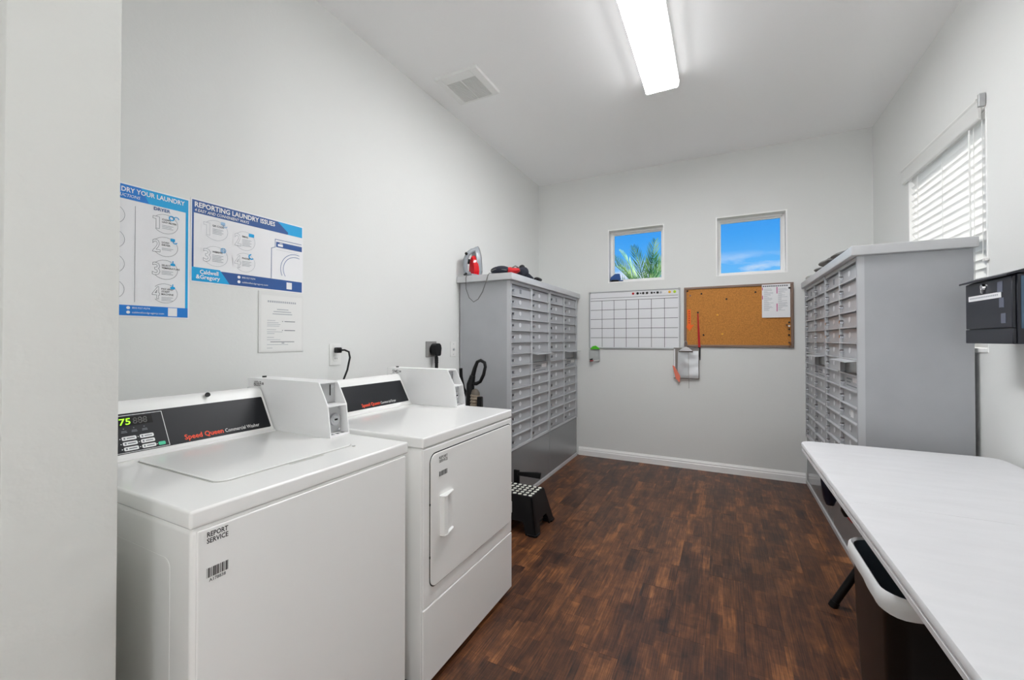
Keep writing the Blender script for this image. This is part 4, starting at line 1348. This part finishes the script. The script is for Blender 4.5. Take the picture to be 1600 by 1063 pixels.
# red lanyard hanging from a pin
la = thing('red_lanyard', 'narrow red strap with dark end pinned to the cork board', 'strap', (-0.22, D - 0.03, 1.09))
l0, l1, l2 = on('y', D - 0.026, 1090.5, 488), on('y', D - 0.026, 1092.5, 543), on('y', D - 0.024, 1093.5, 563)
part('strap', MB().prism([(l0.x - 0.006, l0.z), (l0.x + 0.004, l0.z), (l1.x + 0.012, l1.z), (l1.x - 0.010, l1.z)], 'y', D - 0.027, D - 0.024), M_REDCLOTH, la)
part('strap_end', MB().prism([(l1.x - 0.010, l1.z), (l1.x + 0.012, l1.z), (l2.x + 0.005, l2.z), (l2.x - 0.002, l2.z)], 'y', D - 0.027, D - 0.024), M_BLACK, la)
part('pin', MB().cyl((l0.x, D - 0.012, l0.z - 0.004), (l0.x, D - 0.034, l0.z - 0.004), 0.008, n=12), M_BLACK, la, smooth=True)

# clipboard
c0, c1 = on('y', D - 0.03, 1052.5, 543.5), on('y', D - 0.03, 1092.5, 593)
cl = thing('clipboard', 'silver clipboard with loose sheets hanging below the two boards', 'clipboard', ((c0.x + c1.x) / 2, D - 0.02, c1.z))
part('board', MB().box(c0.x, c1.x, D - 0.029, D - 0.0215, c1.z, c0.z), mat('clip_board_grey', (132, 126, 122), 0.5), cl, 0.002, 1)
part('spine', MB().box(c0.x + 0.002, c0.x + 0.014, D - 0.031, D - 0.029, c1.z + 0.01, c0.z - 0.012), M_PAPER, cl)
sh = MB()
cols, rows = 10, 12
sv = []
for j in range(rows + 1):
    for i in range(cols + 1):
        u_, v_ = i / cols, j / rows
        xx = c0.x + 0.034 + (c1.x - 0.006 - c0.x - 0.034) * u_ + 0.012 * (1 - u_) * v_ * 0.6
        zz = c1.z + 0.008 + (c0.z - 0.030 - c1.z - 0.008) * v_
        dd = 0.034 + 0.006 * noise.noise(Vector((u_ * 3, v_ * 4, 2.0))) + 0.004 * math.sin(u_ * PI)
        sv.append((xx, D - dd, zz))
sh.add(sv, [(j * (cols + 1) + i, j * (cols + 1) + i + 1, (j + 1) * (cols + 1) + i + 1, (j + 1) * (cols + 1) + i) for j in range(rows) for i in range(cols)])
part('sheet', sh, M_SILVER, cl, smooth=True)
xc = on('y', D - 0.04, 1071.5, 540).x
zt_ = c0.z
part('clip', MB().prism([(xc - 0.062, zt_ - 0.034), (xc + 0.062, zt_ - 0.034), (xc + 0.046, zt_ - 0.012), (xc + 0.014, zt_ + 0.010), (xc - 0.014, zt_ + 0.010), (xc - 0.046, zt_ - 0.012)], 'y', D - 0.052, D - 0.046), M_CHROME, cl, 0.002, 1)
part('clip_jaw', MB().box(xc - 0.066, xc + 0.066, D - 0.056, D - 0.046, zt_ - 0.042, zt_ - 0.033), mat('dark_clip', (70, 58, 50), 0.4, metal=0.4), cl, 0.002, 1)
part('hanging_ring', MB().tube([(xc + 0.012 * math.cos(a), D - 0.040, zt_ + 0.036 + 0.030 * math.sin(a)) for a in [2 * PI * k / 16 for k in range(17)]], 0.004, 6), M_CHROME, cl, smooth=True)
xs_, zs_ = on('y', D - 0.046, 1075.5, 545), on('y', D - 0.046, 1076.5, 607)
part('cord', MB().tube([xs_, on('y', D - 0.046, 1076, 575), zs_], 0.0022, 6), mat('string_grey', (170, 168, 164), 0.7), cl, smooth=True)
q = [on('y', D - 0.044, *k) for k in ((1050.5, 571), (1054, 572.5), (1063, 588), (1062, 598), (1056, 592))]
part('tag', MB().prism([(p.x, p.z) for p in q], 'y', D - 0.046, D - 0.044), M_PINK, cl, label='salmon paper tag')

# marker holder
h0, h1 = on('y', D - 0.04, 920.5, 546), on('y', D - 0.04, 936.5, 566)
mh = thing('marker_holder', 'clear wall-mounted marker cup with a green rim below the calendar', 'holder', ((h0.x + h1.x) / 2, D - 0.03, h1.z))
pw_ = 0.003
mb = MB()
mb.box(h0.x, h1.x, D - 0.058, D - 0.055, h1.z, h0.z); mb.box(h0.x, h1.x, D - 0.006, D - 0.001, h1.z, h0.z)
mb.box(h0.x, h0.x + pw_, D - 0.055, D - 0.006, h1.z, h0.z); mb.box(h1.x - pw_, h1.x, D - 0.055, D - 0.006, h1.z, h0.z)
mb.box(h0.x + pw_, h1.x - pw_, D - 0.055, D - 0.006, h1.z, h1.z + pw_)
part('cup', mb, M_ACRYL, mh)
gp = [(h0.x + 0.000, h0.z), (h1.x - 0.002, h0.z), (h1.x - 0.012, h0.z + 0.016), (h1.x - 0.046, h0.z + 0.040), (h0.x + 0.030, h0.z + 0.032), (h0.x + 0.014, h0.z + 0.012)]
part('eraser', MB().prism(gp, 'y', D - 0.024, D - 0.008), M_GREEN, mh, 0.004, 2)
single('red_marker', MB().tube([(h0.x + 0.010, D - 0.046, h1.z + 0.010), (h0.x + 0.048, D - 0.046, h1.z + 0.014)], 0.0062, 10), M_RED, 'red marker pen lying in the clear cup', 'marker', smooth=True)
single('black_marker', MB().tube([(h0.x + 0.010, D - 0.040, h1.z + 0.024), (h0.x + 0.040, D - 0.040, h1.z + 0.030)], 0.0085, 10), M_BLACK, 'black marker cap in the clear cup', 'marker', smooth=True)
single('white_marker', MB().tube([(h0.x + 0.050, D - 0.030, h1.z + 0.013), (h1.x - 0.006, D - 0.030, h1.z + 0.020)], 0.0055, 10), M_WPLASTIC, 'white-bodied marker pen in the clear cup', 'marker', smooth=True)

# push pins
for k, (zx, zy, m_) in enumerate(((672, 512, M_DARKGAP), (806, 540, M_DARKGAP), (757, 625, M_AMBER), (784, 727, M_AMBER), (683, 732, M_DARKGAP), (961, 503, M_DARKGAP), (597, 498, M_DARKGAP), (612, 522, M_FRAMEB))):
    p = on('y', D - 0.012, 900 + zx / 3.428, 310 + zy / 3.428)
    lab = ('dark push pin above the red strap on the cork board', 'dark push pin below the upper middle of the cork board', 'yellow push pin near the middle of the cork board', 'yellow push pin low on the cork board',
           'dark push pin low on the cork, right of the red strap', 'dark push pin just left of the pinned sheet', 'dark push pin in the upper left corner of the cork board', 'brown push pin below the upper left corner pin')[k]
    single('push_pin', MB().tube([(p.x, D - 0.010, p.z), (p.x, D - 0.016, p.z), (p.x, D - 0.022, p.z)], [0.003, 0.0085, 0.0075], 12), m_, lab, 'push pin', 'scattered push pins', smooth=True)
for k, (zx, zy) in enumerate(((440, 605), (408, 638), (438, 650), (438, 692), (438, 765), (440, 862), (442, 918), (440, 165))):
    p = on('y', D - 0.012, 1180 + zx / 8.17, 430 + zy / 8.17)
    m_ = M_WPLASTIC if k == 2 else (M_DARKGAP if k in (0, 3, 4, 7) else mat('brown_pin', (110, 70, 40), 0.4))
    lab = ('topmost dark push pin in the column under the pinned sheet', 'brown push pin just left of the right-hand pin column', 'white push pin in the column at the cork edge', 'dark push pin directly below the white one',
           'dark push pin midway down the right edge column', 'brown push pin second from the bottom of the right column', 'brown push pin lowest in the right column', 'black push pin at the corner of the pinned sheet')[k]
    yb = D - 0.020 if k != 7 else D - 0.0245
    single('push_pin', MB().tube([(p.x - 0.004, D - 0.010 if k != 7 else D - 0.0245, p.z), (p.x - 0.004, yb - 0.003, p.z), (p.x - 0.004, yb - 0.009, p.z)], [0.003, 0.0085, 0.0075], 12), m_, lab, 'push pin', 'push pins at the right edge', smooth=True)

# folded cap on the window sill
wc = thing('blue_cap', 'dark blue cap with black brim on the palm window sill', 'cap', (-1.04, D + 0.05, W1[2] + 0.010))
zs = W1[2] + 0.010
part('crown', MB().loft([[(-1.035 + 0.055 * math.cos(a), D + 0.05 + 0.04 * math.sin(a), zs + 0.022) for a in [2 * PI * k / 18 for k in range(18)]],
                         [(-1.030 + 0.052 * math.cos(a), D + 0.05 + 0.038 * math.sin(a), zs + 0.055) for a in [2 * PI * k / 18 for k in range(18)]],
                         [(-1.012 + 0.026 * math.cos(a), D + 0.05 + 0.022 * math.sin(a), zs + 0.088) for a in [2 * PI * k / 18 for k in range(18)]]]), M_BLUECAP, wc, smooth=True)
part('brim', MB().prism([(-1.035 + a, D + 0.050 + b) for a, b in disc(0, 0, 0.045, 20, 0.045)], 'z', zs + 0.001, zs + 0.022), M_BLACK, wc, 0.005, 2)
part('visor', MB().prism([(-0.992, D + 0.02), (-0.955, D + 0.032), (-0.948, D + 0.05), (-0.955, D + 0.068), (-0.992, D + 0.08)], 'z', zs + 0.010, zs + 0.018), M_BLUECAP, wc, 0.002, 1)

# ------------------------------------------------------------------ black drop box on the right wall
BXF = 0.965
b0, b1 = on('x', BXF, 1508, 444), on('x', BXF, 1583, 540)
by1, by0 = b0.y, b1.y
bz1, bz0 = 1.515, 1.246
bx = thing('drop_box', 'black metal locking drop box mounted on the right wall', 'drop box', ((BXF + XR) / 2, (by0 + by1) / 2, bz0))
part('body', MB().box(BXF + 0.012, XR, by0, by1, bz0, bz1 - 0.006), M_BOXB, bx, 0.002, 1)
part('side_panel', MB().box(BXF + 0.022, XR - 0.004, by0 - 0.0018, by0 - 0.0002, bz0 + 0.058, bz1 - 0.014), M_BOXS, bx)  # thin sheet carrying the painted blue reflection
part('front_door', MB().box(BXF, BXF + 0.011, by0 + 0.004, by1 - 0.004, bz0 + 0.062, bz1 - 0.012), M_BOXB, bx, 0.002, 1)
part('lower_front', MB().box(BXF, BXF + 0.011, by0 + 0.001, by1 - 0.001, bz0, bz0 + 0.059), M_BOXB, bx, 0.002, 1)
part('lid', MB().prism([(BXF - 0.018, bz1 - 0.012), (BXF - 0.018, bz1 - 0.004), (BXF + 0.03, bz1 + 0.012), (XR, bz1 + 0.016), (XR, bz1 - 0.003), (BXF + 0.012, bz1 - 0.003)], 'y', by0 - 0.008, by1 + 0.008), M_BOXB, bx, 0.002, 1)
FR = Frame((BXF, 0, 0), (0, -1, 0), (0, 0, 1))
pl_ = on('x', BXF, 1537, 449)
part('lock', MB().cyl((BXF, pl_.y, pl_.z), (BXF - 0.008, pl_.y, pl_.z), 0.013, 0.011, 18), M_CHROME, bx, smooth=True)
part('lock_tab', MB().box(BXF - 0.010, BXF - 0.002, pl_.y - 0.004, pl_.y + 0.003, pl_.z - 0.026, pl_.z - 0.008), M_CHROME, bx, 0.001, 1)
s0, s1 = on('x', BXF, 1514, 469.5), on('x', BXF, 1564.5, 458.5)
ls = part('label_strip', MB().box(BXF - 0.0012, BXF, s1.y, s0.y, (s0.z + s1.z) / 2 - 0.012, (s0.z + s1.z) / 2 + 0.010), M_PAPER, bx)
random.seed(2)
flat('label_print', FR, [rect(-s0.y + 0.012 + k * 0.0125, -s0.y + 0.012 + k * 0.0125 + 0.009, (s0.z + s1.z) / 2 - 0.003, (s0.z + s1.z) / 2 + 0.003) for k in range(int((s0.y - s1.y - 0.02) / 0.0125))], M_LGREYP, bx, 0.0016)
for (pa, pb_) in (((1558.5, 441), (1567, 456)), ((1561.5, 466), (1569, 480)), ((1564.5, 490), (1572, 505))):
    q0, q1 = on('x', BXF, *pa), on('x', BXF, *pb_)
    part('window_tab', MB().box(BXF - 0.0012, BXF, q1.y, q0.y, q1.z, q0.z), M_SLATE, bx)

# ------------------------------------------------------------------ folding table
TX0, TX1, TY0, TY1, TZ = 0.351, 1.088, 0.79, 2.625, 0.740
tb = thing('folding_table', 'white plastic folding table against the right wall', 'table', ((TX0 + TX1) / 2, (TY0 + TY1) / 2, 0))


def table_ring(inset, z):
    return [(a, b, z) for a, b in rrect(TX0 + inset, TX1 - inset, TY0 + inset, TY1 - inset, 0.058 - inset, 8)]


part('tabletop', MB().loft([table_ring(0.014, TZ - 0.044), table_ring(0.002, TZ - 0.042), table_ring(0.002, TZ - 0.030), table_ring(0.008, TZ - 0.027), table_ring(0.008, TZ - 0.021), table_ring(0.0, TZ - 0.018), table_ring(0.0, TZ - 0.007),
                            table_ring(0.003, TZ - 0.002), table_ring(0.009, TZ), table_ring(0.055, TZ)]), M_TABLE, tb, smooth=True)
part('corner_slot', MB().box(TX0 + 0.0015, TX0 + 0.007, TY1 - 0.062, TY1 - 0.040, TZ - 0.020, TZ - 0.010), M_BLACKG, tb)
sy = on('z', TZ, 1480, 805).y
part('fold_seam', MB().box(TX0 + 0.02, TX1 - 0.02, sy - 0.0012, sy + 0.0012, TZ - 0.0004, TZ + 0.0004), mat('seam_grey', (222, 222, 223), 0.6), tb)
part('apron_rail', MB().box(TX0 + 0.130, TX0 + 0.155, TY0 + 0.10, TY1 - 0.10, TZ - 0.070, TZ - 0.044), M_BLACK, tb, 0.003, 1)
part('apron_rail', MB().box(TX1 - 0.080, TX1 - 0.055, TY0 + 0.10, TY1 - 0.10, TZ - 0.070, TZ - 0.044), M_BLACK, tb, 0.003, 1)
xm = (TX0 + TX1) / 2
for yl in (2.463, 0.95):
    for s in (-1, 1):
        xf = xm + s * (xm - 0.455)
        lg = part('leg', MB().tube([(xf, yl, 0.004), (xf - s * 0.098, yl, 0.199), (xf - s * 0.200, yl, 0.43), (xf - s * 0.215, yl, 0.50), (xf - s * 0.215, yl, TZ - 0.05)], 0.0165, 14), M_BLACK, tb, smooth=True)
        part('foot_cap', MB().tube([(xf, yl, 0.0), (xf - s * 0.012, yl, 0.026)], 0.0195, 14), M_BLACK, lg, smooth=True)
    part('cross_bar', MB().cyl((xm - 0.06, yl, 0.56), (xm + 0.06, yl, 0.56), 0.013, n=10), M_BLACK, tb, smooth=True)
    s_ = 1 if yl < 1.5 else -1
    part('brace', MB().tube([(xm, yl, 0.56), (xm, yl + s_ * 0.36, TZ - 0.05)], 0.010, 10), M_BLACK, tb, smooth=True)

# things hanging beneath the table's far end
p0, p1 = on('y', 2.44, 1293, 745), on('y', 2.44, 1297, 789)
single('hanging_pouch', MB().tube([(p0.x, 2.44, TZ - 0.046), (p0.x, 2.44, p0.z - 0.02), (p1.x, 2.44, p1.z + 0.03), (p1.x, 2.44, p1.z)], [0.024, 0.028, 0.027, 0.016], 14), M_NIGHT, 'dark blue rounded pouch hanging beneath the table edge', 'pouch', smooth=True)
p0 = on('y', 2.30, 1322, 806)
hk = thing('hanging_tool', 'small black and red tool hanging beneath the table edge', 'tool', (p0.x, 2.30, p0.z - 0.02))
part('body', MB().tube([(p0.x - 0.004, 2.30, TZ - 0.071), (p0.x, 2.30, p0.z + 0.02), (p0.x + 0.006, 2.30, p0.z)], [0.010, 0.020, 0.016], 10), M_BLACK, hk, smooth=True)
part('tip', MB().tube([(p0.x + 0.012, 2.30, p0.z), (p0.x + 0.026, 2.30, p0.z - 0.024)], [0.012, 0.008], 10), M_RED, hk, smooth=True)

# waste bin with liner
bn = thing('waste_bin', 'tall black waste bin with white liner under the table', 'bin', (0.56, 1.54, 0))


def bin_ring(x0, x1, y0, y1, r, z):
    return [(a, b, z) for a, b in rrect(x0, x1, y0, y1, r, 6)]


BX0, BX1, BY0, BY1, BZ = 0.358, 0.735, 1.36, 1.735, 0.612
part('body', MB().loft([bin_ring(BX0 + 0.035, BX1 - 0.035, BY0 + 0.035, BY1 - 0.035, 0.04, 0.0), bin_ring(BX0 + 0.012, BX1 - 0.012, BY0 + 0.012, BY1 - 0.012, 0.05, 0.40), bin_ring(BX0 + 0.008, BX1 - 0.008, BY0 + 0.008, BY1 - 0.008, 0.05, BZ - 0.01)], cap=False).poly(bin_ring(BX0 + 0.035, BX1 - 0.035, BY0 + 0.035, BY1 - 0.035, 0.04, 0.0)), M_BIN, bn, smooth=True)


def wavy(ring, amp, z, seed):
    return [(a[0] + amp * noise.noise(Vector((a[0] * 14, a[1] * 14, seed))), a[1] + amp * noise.noise(Vector((a[1] * 14, a[0] * 14, seed + 3))), z + amp * 2.2 * noise.noise(Vector((a[0] * 9, a[1] * 9, seed + 7)))) for a in ring]


def dense(ring, m=4):
    out = []
    n = len(ring)
    for i in range(n):
        a, b = Vector(ring[i]), Vector(ring[(i + 1) % n])
        k = max(1, int((b - a).length / 0.02))
        for j in range(k):
            out.append(tuple(a.lerp(b, j / k)))
    return out


base = dense(bin_ring(BX0 - 0.004, BX1 + 0.004, BY0 - 0.004, BY1 + 0.004, 0.06, 0))
inner = dense(bin_ring(BX0 - 0.004, BX1 + 0.004, BY0 - 0.004, BY1 + 0.004, 0.06, 0))


def sc(ring, f, z):
    cx_, cy_ = (BX0 + BX1) / 2, (BY0 + BY1) / 2
    return [(cx_ + (a[0] - cx_) * f, cy_ + (a[1] - cy_) * f, z) for a in ring]


part('liner_cuff', MB().loft([wavy(sc(base, 1.0, 0), 0.004, BZ - 0.036, 1), wavy(sc(base, 1.014, 0), 0.003, BZ - 0.016, 2), wavy(sc(base, 1.0, 0), 0.002, BZ + 0.004, 3), sc(base, 0.975, BZ + 0.010), sc(base, 0.945, BZ + 0.003)], cap=False), M_LINER, bn, smooth=True)
part('liner_inside', MB().loft([sc(inner, 0.945, BZ + 0.003), wavy(sc(inner, 0.91, 0), 0.004, BZ - 0.08, 5), wavy(sc(inner, 0.80, 0), 0.006, BZ - 0.28, 6), sc(inner, 0.5, BZ - 0.34), sc(inner, 0.05, BZ - 0.35)], cap=False), M_LINERIN, bn, smooth=True)

# ------------------------------------------------------------------ vacuum, stool, tool between dryer and mailboxes
vc = thing('vacuum_cleaner', 'black upright vacuum cleaner with tan hose behind the dryer', 'vacuum', (-1.58, 2.50, 0))
part('floor_head', MB().loft([[(a, b, 0.008) for a, b in rrect(-1.74, -1.475, 2.36, 2.66, 0.05)], [(a, b, 0.06) for a, b in rrect(-1.74, -1.475, 2.36, 2.66, 0.05)], [(a, b, 0.10) for a, b in rrect(-1.69, -1.50, 2.40, 2.62, 0.05)]]), M_BLACK, vc, smooth=True)
part('body', MB().tube([(-1.62, 2.51, 0.08), (-1.61, 2.51, 0.30), (-1.60, 2.505, 0.55), (-1.595, 2.50, 0.72)], [0.10, 0.105, 0.09, 0.05], 20), M_BLACK, vc, smooth=True)
part('dust_cup', MB().tube([(-1.575, 2.51, 0.30), (-1.570, 2.51, 0.52)], 0.075, 20), mat('smoked_plastic', (70, 72, 78), 0.2), vc, smooth=True)
part('neck', MB().tube([(-1.595, 2.50, 0.68), (-1.590, 2.50, 0.86), (-1.588, 2.50, 0.95), (-1.570, 2.50, 1.01)], [0.034, 0.030, 0.028, 0.020], 14), M_BLACK, vc, smooth=True)
part('handle_loop', MB().tube([(-1.575, 2.50, 0.99), (-1.552, 2.50, 1.065), (-1.532, 2.50, 1.108), (-1.505, 2.50, 1.118), (-1.474, 2.50, 1.104), (-1.468, 2.50, 1.075), (-1.482, 2.50, 1.02), (-1.508, 2.50, 0.972), (-1.540, 2.50, 0.955), (-1.580, 2.50, 0.955)], [0.017, 0.014, 0.012, 0.012, 0.012, 0.011, 0.012, 0.012, 0.013, 0.014], 12), M_BLACK, vc, smooth=True)
hs = [(-1.536 + 0.004 * k / 79, 2.47, 0.47 + 0.42 * k / 79) for k in range(80)]
rr = [0.034 if k % 4 < 2 else 0.029 for k in range(80)]
rr[-1] = 0.016
part('hose', MB().tube(hs, rr, 16), M_HOSE, vc, smooth=False)
part('hose_cuff', MB().tube([(-1.530, 2.47, 0.885), (-1.526, 2.47, 0.905), (-1.518, 2.47, 0.915)], [0.032, 0.028, 0.016], 14), mat('taupe_plastic', (96, 88, 78), 0.4), vc, smooth=True)
part('cord_hook', MB().tube([(-1.60, 2.50, 0.84), (-1.642, 2.49, 0.92), (-1.654, 2.48, 1.00), (-1.650, 2.47, 1.06)], 0.012, 10), M_BLACK, vc, smooth=True)
part('wand_clip', MB().box(-1.502, -1.468, 2.44, 2.475, 0.76, 0.875), M_BLACK, vc, 0.008, 2)

sx0, sx1, sy0_, sy1_, sz = -1.395, -1.123, 2.512, 2.722, 0.230
st_ = thing('step_stool', 'black plastic folding step stool with white grip dots', 'step stool', ((sx0 + sx1) / 2, (sy0_ + sy1_) / 2, 0))
part('top', MB().box(sx0, sx1, sy0_, sy1_, sz - 0.018, sz), M_BLACK, st_, 0.005, 2)
sl_ = 0.052
# four flared side walls with an arch between the feet
def side_wall(c0, c1, out):
    """c0, c1: top corners; out: outward direction; the wall flares by sl_ towards the floor"""
    c0, c1, out = Vector(c0), Vector(c1), Vector(out)
    al = (c1 - c0).normalized()
    Lw = (c1 - c0).length
    zt__ = sz - 0.006
    prof = [(0.0, zt__), (Lw, zt__), (Lw + sl_, 0.0), (Lw + sl_ - 0.075, 0.0)]
    prof += [(Lw + sl_ - 0.075 - 0.012, 0.050), (Lw + sl_ - 0.100, 0.075), (-sl_ + 0.100, 0.075), (-sl_ + 0.087, 0.050)]
    prof += [(-sl_ + 0.075, 0.0), (-sl_, 0.0)]
    def P(a, z, ins):
        fl_ = sl_ * (1 - z / zt__)
        return c0.xy.to_3d() + al.xy.to_3d() * a + out * (fl_ - ins) + Vector((0, 0, z))
    n = len(prof)
    vs = [P(a, z, 0.0) for a, z in prof] + [P(a, z, 0.012) for a, z in prof]
    fs = [tuple(range(n)), tuple(range(2 * n - 1, n - 1, -1))] + [(i, i + n, (i + 1) % n + n, (i + 1) % n) for i in range(n)]
    return MB().add(vs, fs)
for nm, c0, c1, o_ in (('side_panel', (sx0, sy0_, 0), (sx1, sy0_, 0), (0, -1, 0)), ('side_panel', (sx1, sy0_, 0), (sx1, sy1_, 0), (1, 0, 0)),
                       ('side_panel', (sx1, sy1_, 0), (sx0, sy1_, 0), (0, 1, 0)), ('side_panel', (sx0, sy1_, 0), (sx0, sy0_, 0), (-1, 0, 0))):
    part(nm, side_wall(c0, c1, o_), M_BLACK, st_)
for sx_ in (sx0 - sl_ + 0.028, sx1 + sl_ - 0.028):
    for sy_ in (sy0_ - sl_ + 0.028, sy1_ + sl_ - 0.028):
        part('foot', MB().prism(rrect(sx_ - 0.036, sx_ + 0.036, sy_ - 0.036, sy_ + 0.036, 0.016, 4), 'z', 0.0, 0.012), M_BLACK, st_, 0.003, 2)
dm = mesh_of('grip_dot', MB().prism(disc(0, 0, 0.0125, 12), 'z', 0.0, 0.0022), mat('white_rubber', (236, 236, 226), 0.6))
cx_, cy_ = (sx0 + sx1) / 2, (sy0_ + sy1_) / 2
for i in range(7):
    for j in range(5):
        link('grip_dot', dm, st_, (sx0 + 0.022 + i * (sx1 - sx0 - 0.044) / 6 - cx_, sy0_ + 0.024 + j * (sy1_ - sy0_ - 0.048) / 4 - cy_, sz))

dp_ = thing('cleaning_tool', 'black flat-handled cleaning tool leaning behind the step stool', 'cleaning tool', (-1.35, 2.775, 0))
part('upright', MB().box(-1.392, -1.345, 2.782, 2.800, 0.0, 0.300), M_BLACK, dp_, 0.004, 1)
part('flat_arm', MB().prism([(-1.36, 0.262), (-1.36, 0.288), (-1.205, 0.306), (-1.170, 0.306), (-1.178, 0.262), (-1.21, 0.262)], 'y', 2.778, 2.792), M_BLACK, dp_, 0.003, 1)

# ------------------------------------------------------------------ outside: palm beyond the window
gnd = struct('ground', MB().box(-30, 30, D + T + 0.02, 60, -0.3, -0.15), M_GROUND, 'lawn outside the back windows')
pc_ = on('y', 9.2, 1010, 452)
pm = thing('palm_tree', 'green palm tree outside the left back window', 'palm tree', (pc_.x, pc_.y, -0.15))
tp_ = Vector((pc_.x, pc_.y, pc_.z - 0.25))
part('trunk', MB().tube([(pc_.x + 0.12, pc_.y, -0.15), (pc_.x + 0.06, pc_.y, 0.8), (pc_.x, pc_.y, tp_.z)], [0.20, 0.16, 0.14], 14), M_BARK, pm, smooth=True)
random.seed(21)
CR = Vector((math.cos(YAW), math.sin(YAW), 0))
CF = Vector((-math.sin(YAW), math.cos(YAW), 0))
for k in range(46):
    if k < 30:
        ph_ = math.radians(-78 + 156 * ((k % 15) + random.uniform(-0.3, 0.3)) / 14)
        d0 = (CR * math.sin(ph_) + Vector((0, 0, 1)) * math.cos(ph_) + CF * random.uniform(-0.55, 0.55)).normalized()
    else:
        ph_ = k * 2.39996
        el_ = math.radians(random.uniform(-5, 35))
        d0 = Vector((math.cos(ph_) * math.cos(el_), math.sin(ph_) * math.cos(el_), math.sin(el_)))
    az = math.atan2(d0.y, d0.x)
    el = math.asin(d0.z)
    Ln = random.uniform(0.98, 1.35)
    side = d0.cross(Vector((0, 0, 1)))
    side = side.normalized() if side.length > 0.05 else Vector((math.cos(az + 1.57), math.sin(az + 1.57), 0))
    mb = MB()
    n = 22
    P = []
    for i in range(n + 1):
        t_ = i / n
        P.append(tp_ + d0 * Ln * t_ + Vector((math.cos(az), math.sin(az), 0)) * 0.14 * Ln * t_ * t_ + Vector((0, 0, -0.14 * Ln * t_ * t_ * (0.6 + 0.8 * (1 - math.sin(el))))))
    mb.tube(P, [0.014 * (1 - 0.8 * i / n) + 0.002 for i in range(n + 1)], 4)
    for i in range(3, n + 1):
        t_ = i / n
        tan = (P[min(i + 1, n)] - P[i - 1]).normalized()
        ll = 0.30 * math.sin(PI * min(1, 0.12 + 0.86 * t_)) ** 0.7 + 0.05
        for s in (-1, 1):
            dirn = (tan * 0.75 + side * s * 0.55 + Vector((0, 0, 0.22)) + Vector((random.uniform(-.08, .08), random.uniform(-.08, .08), random.uniform(-.08, .08)))).normalized()
            wv = dirn.cross(tan).cross(dirn).normalized() * 0.009
            b_ = P[i]
            m_ = b_ + dirn * ll * 0.5
            e_ = b_ + dirn * ll
            mb.add([b_ - wv * 0.5, b_ + wv * 0.5, m_ + wv, e_, m_ - wv], [(0, 1, 2, 3, 4)])
    part('frond', mb, M_LEAF, pm)
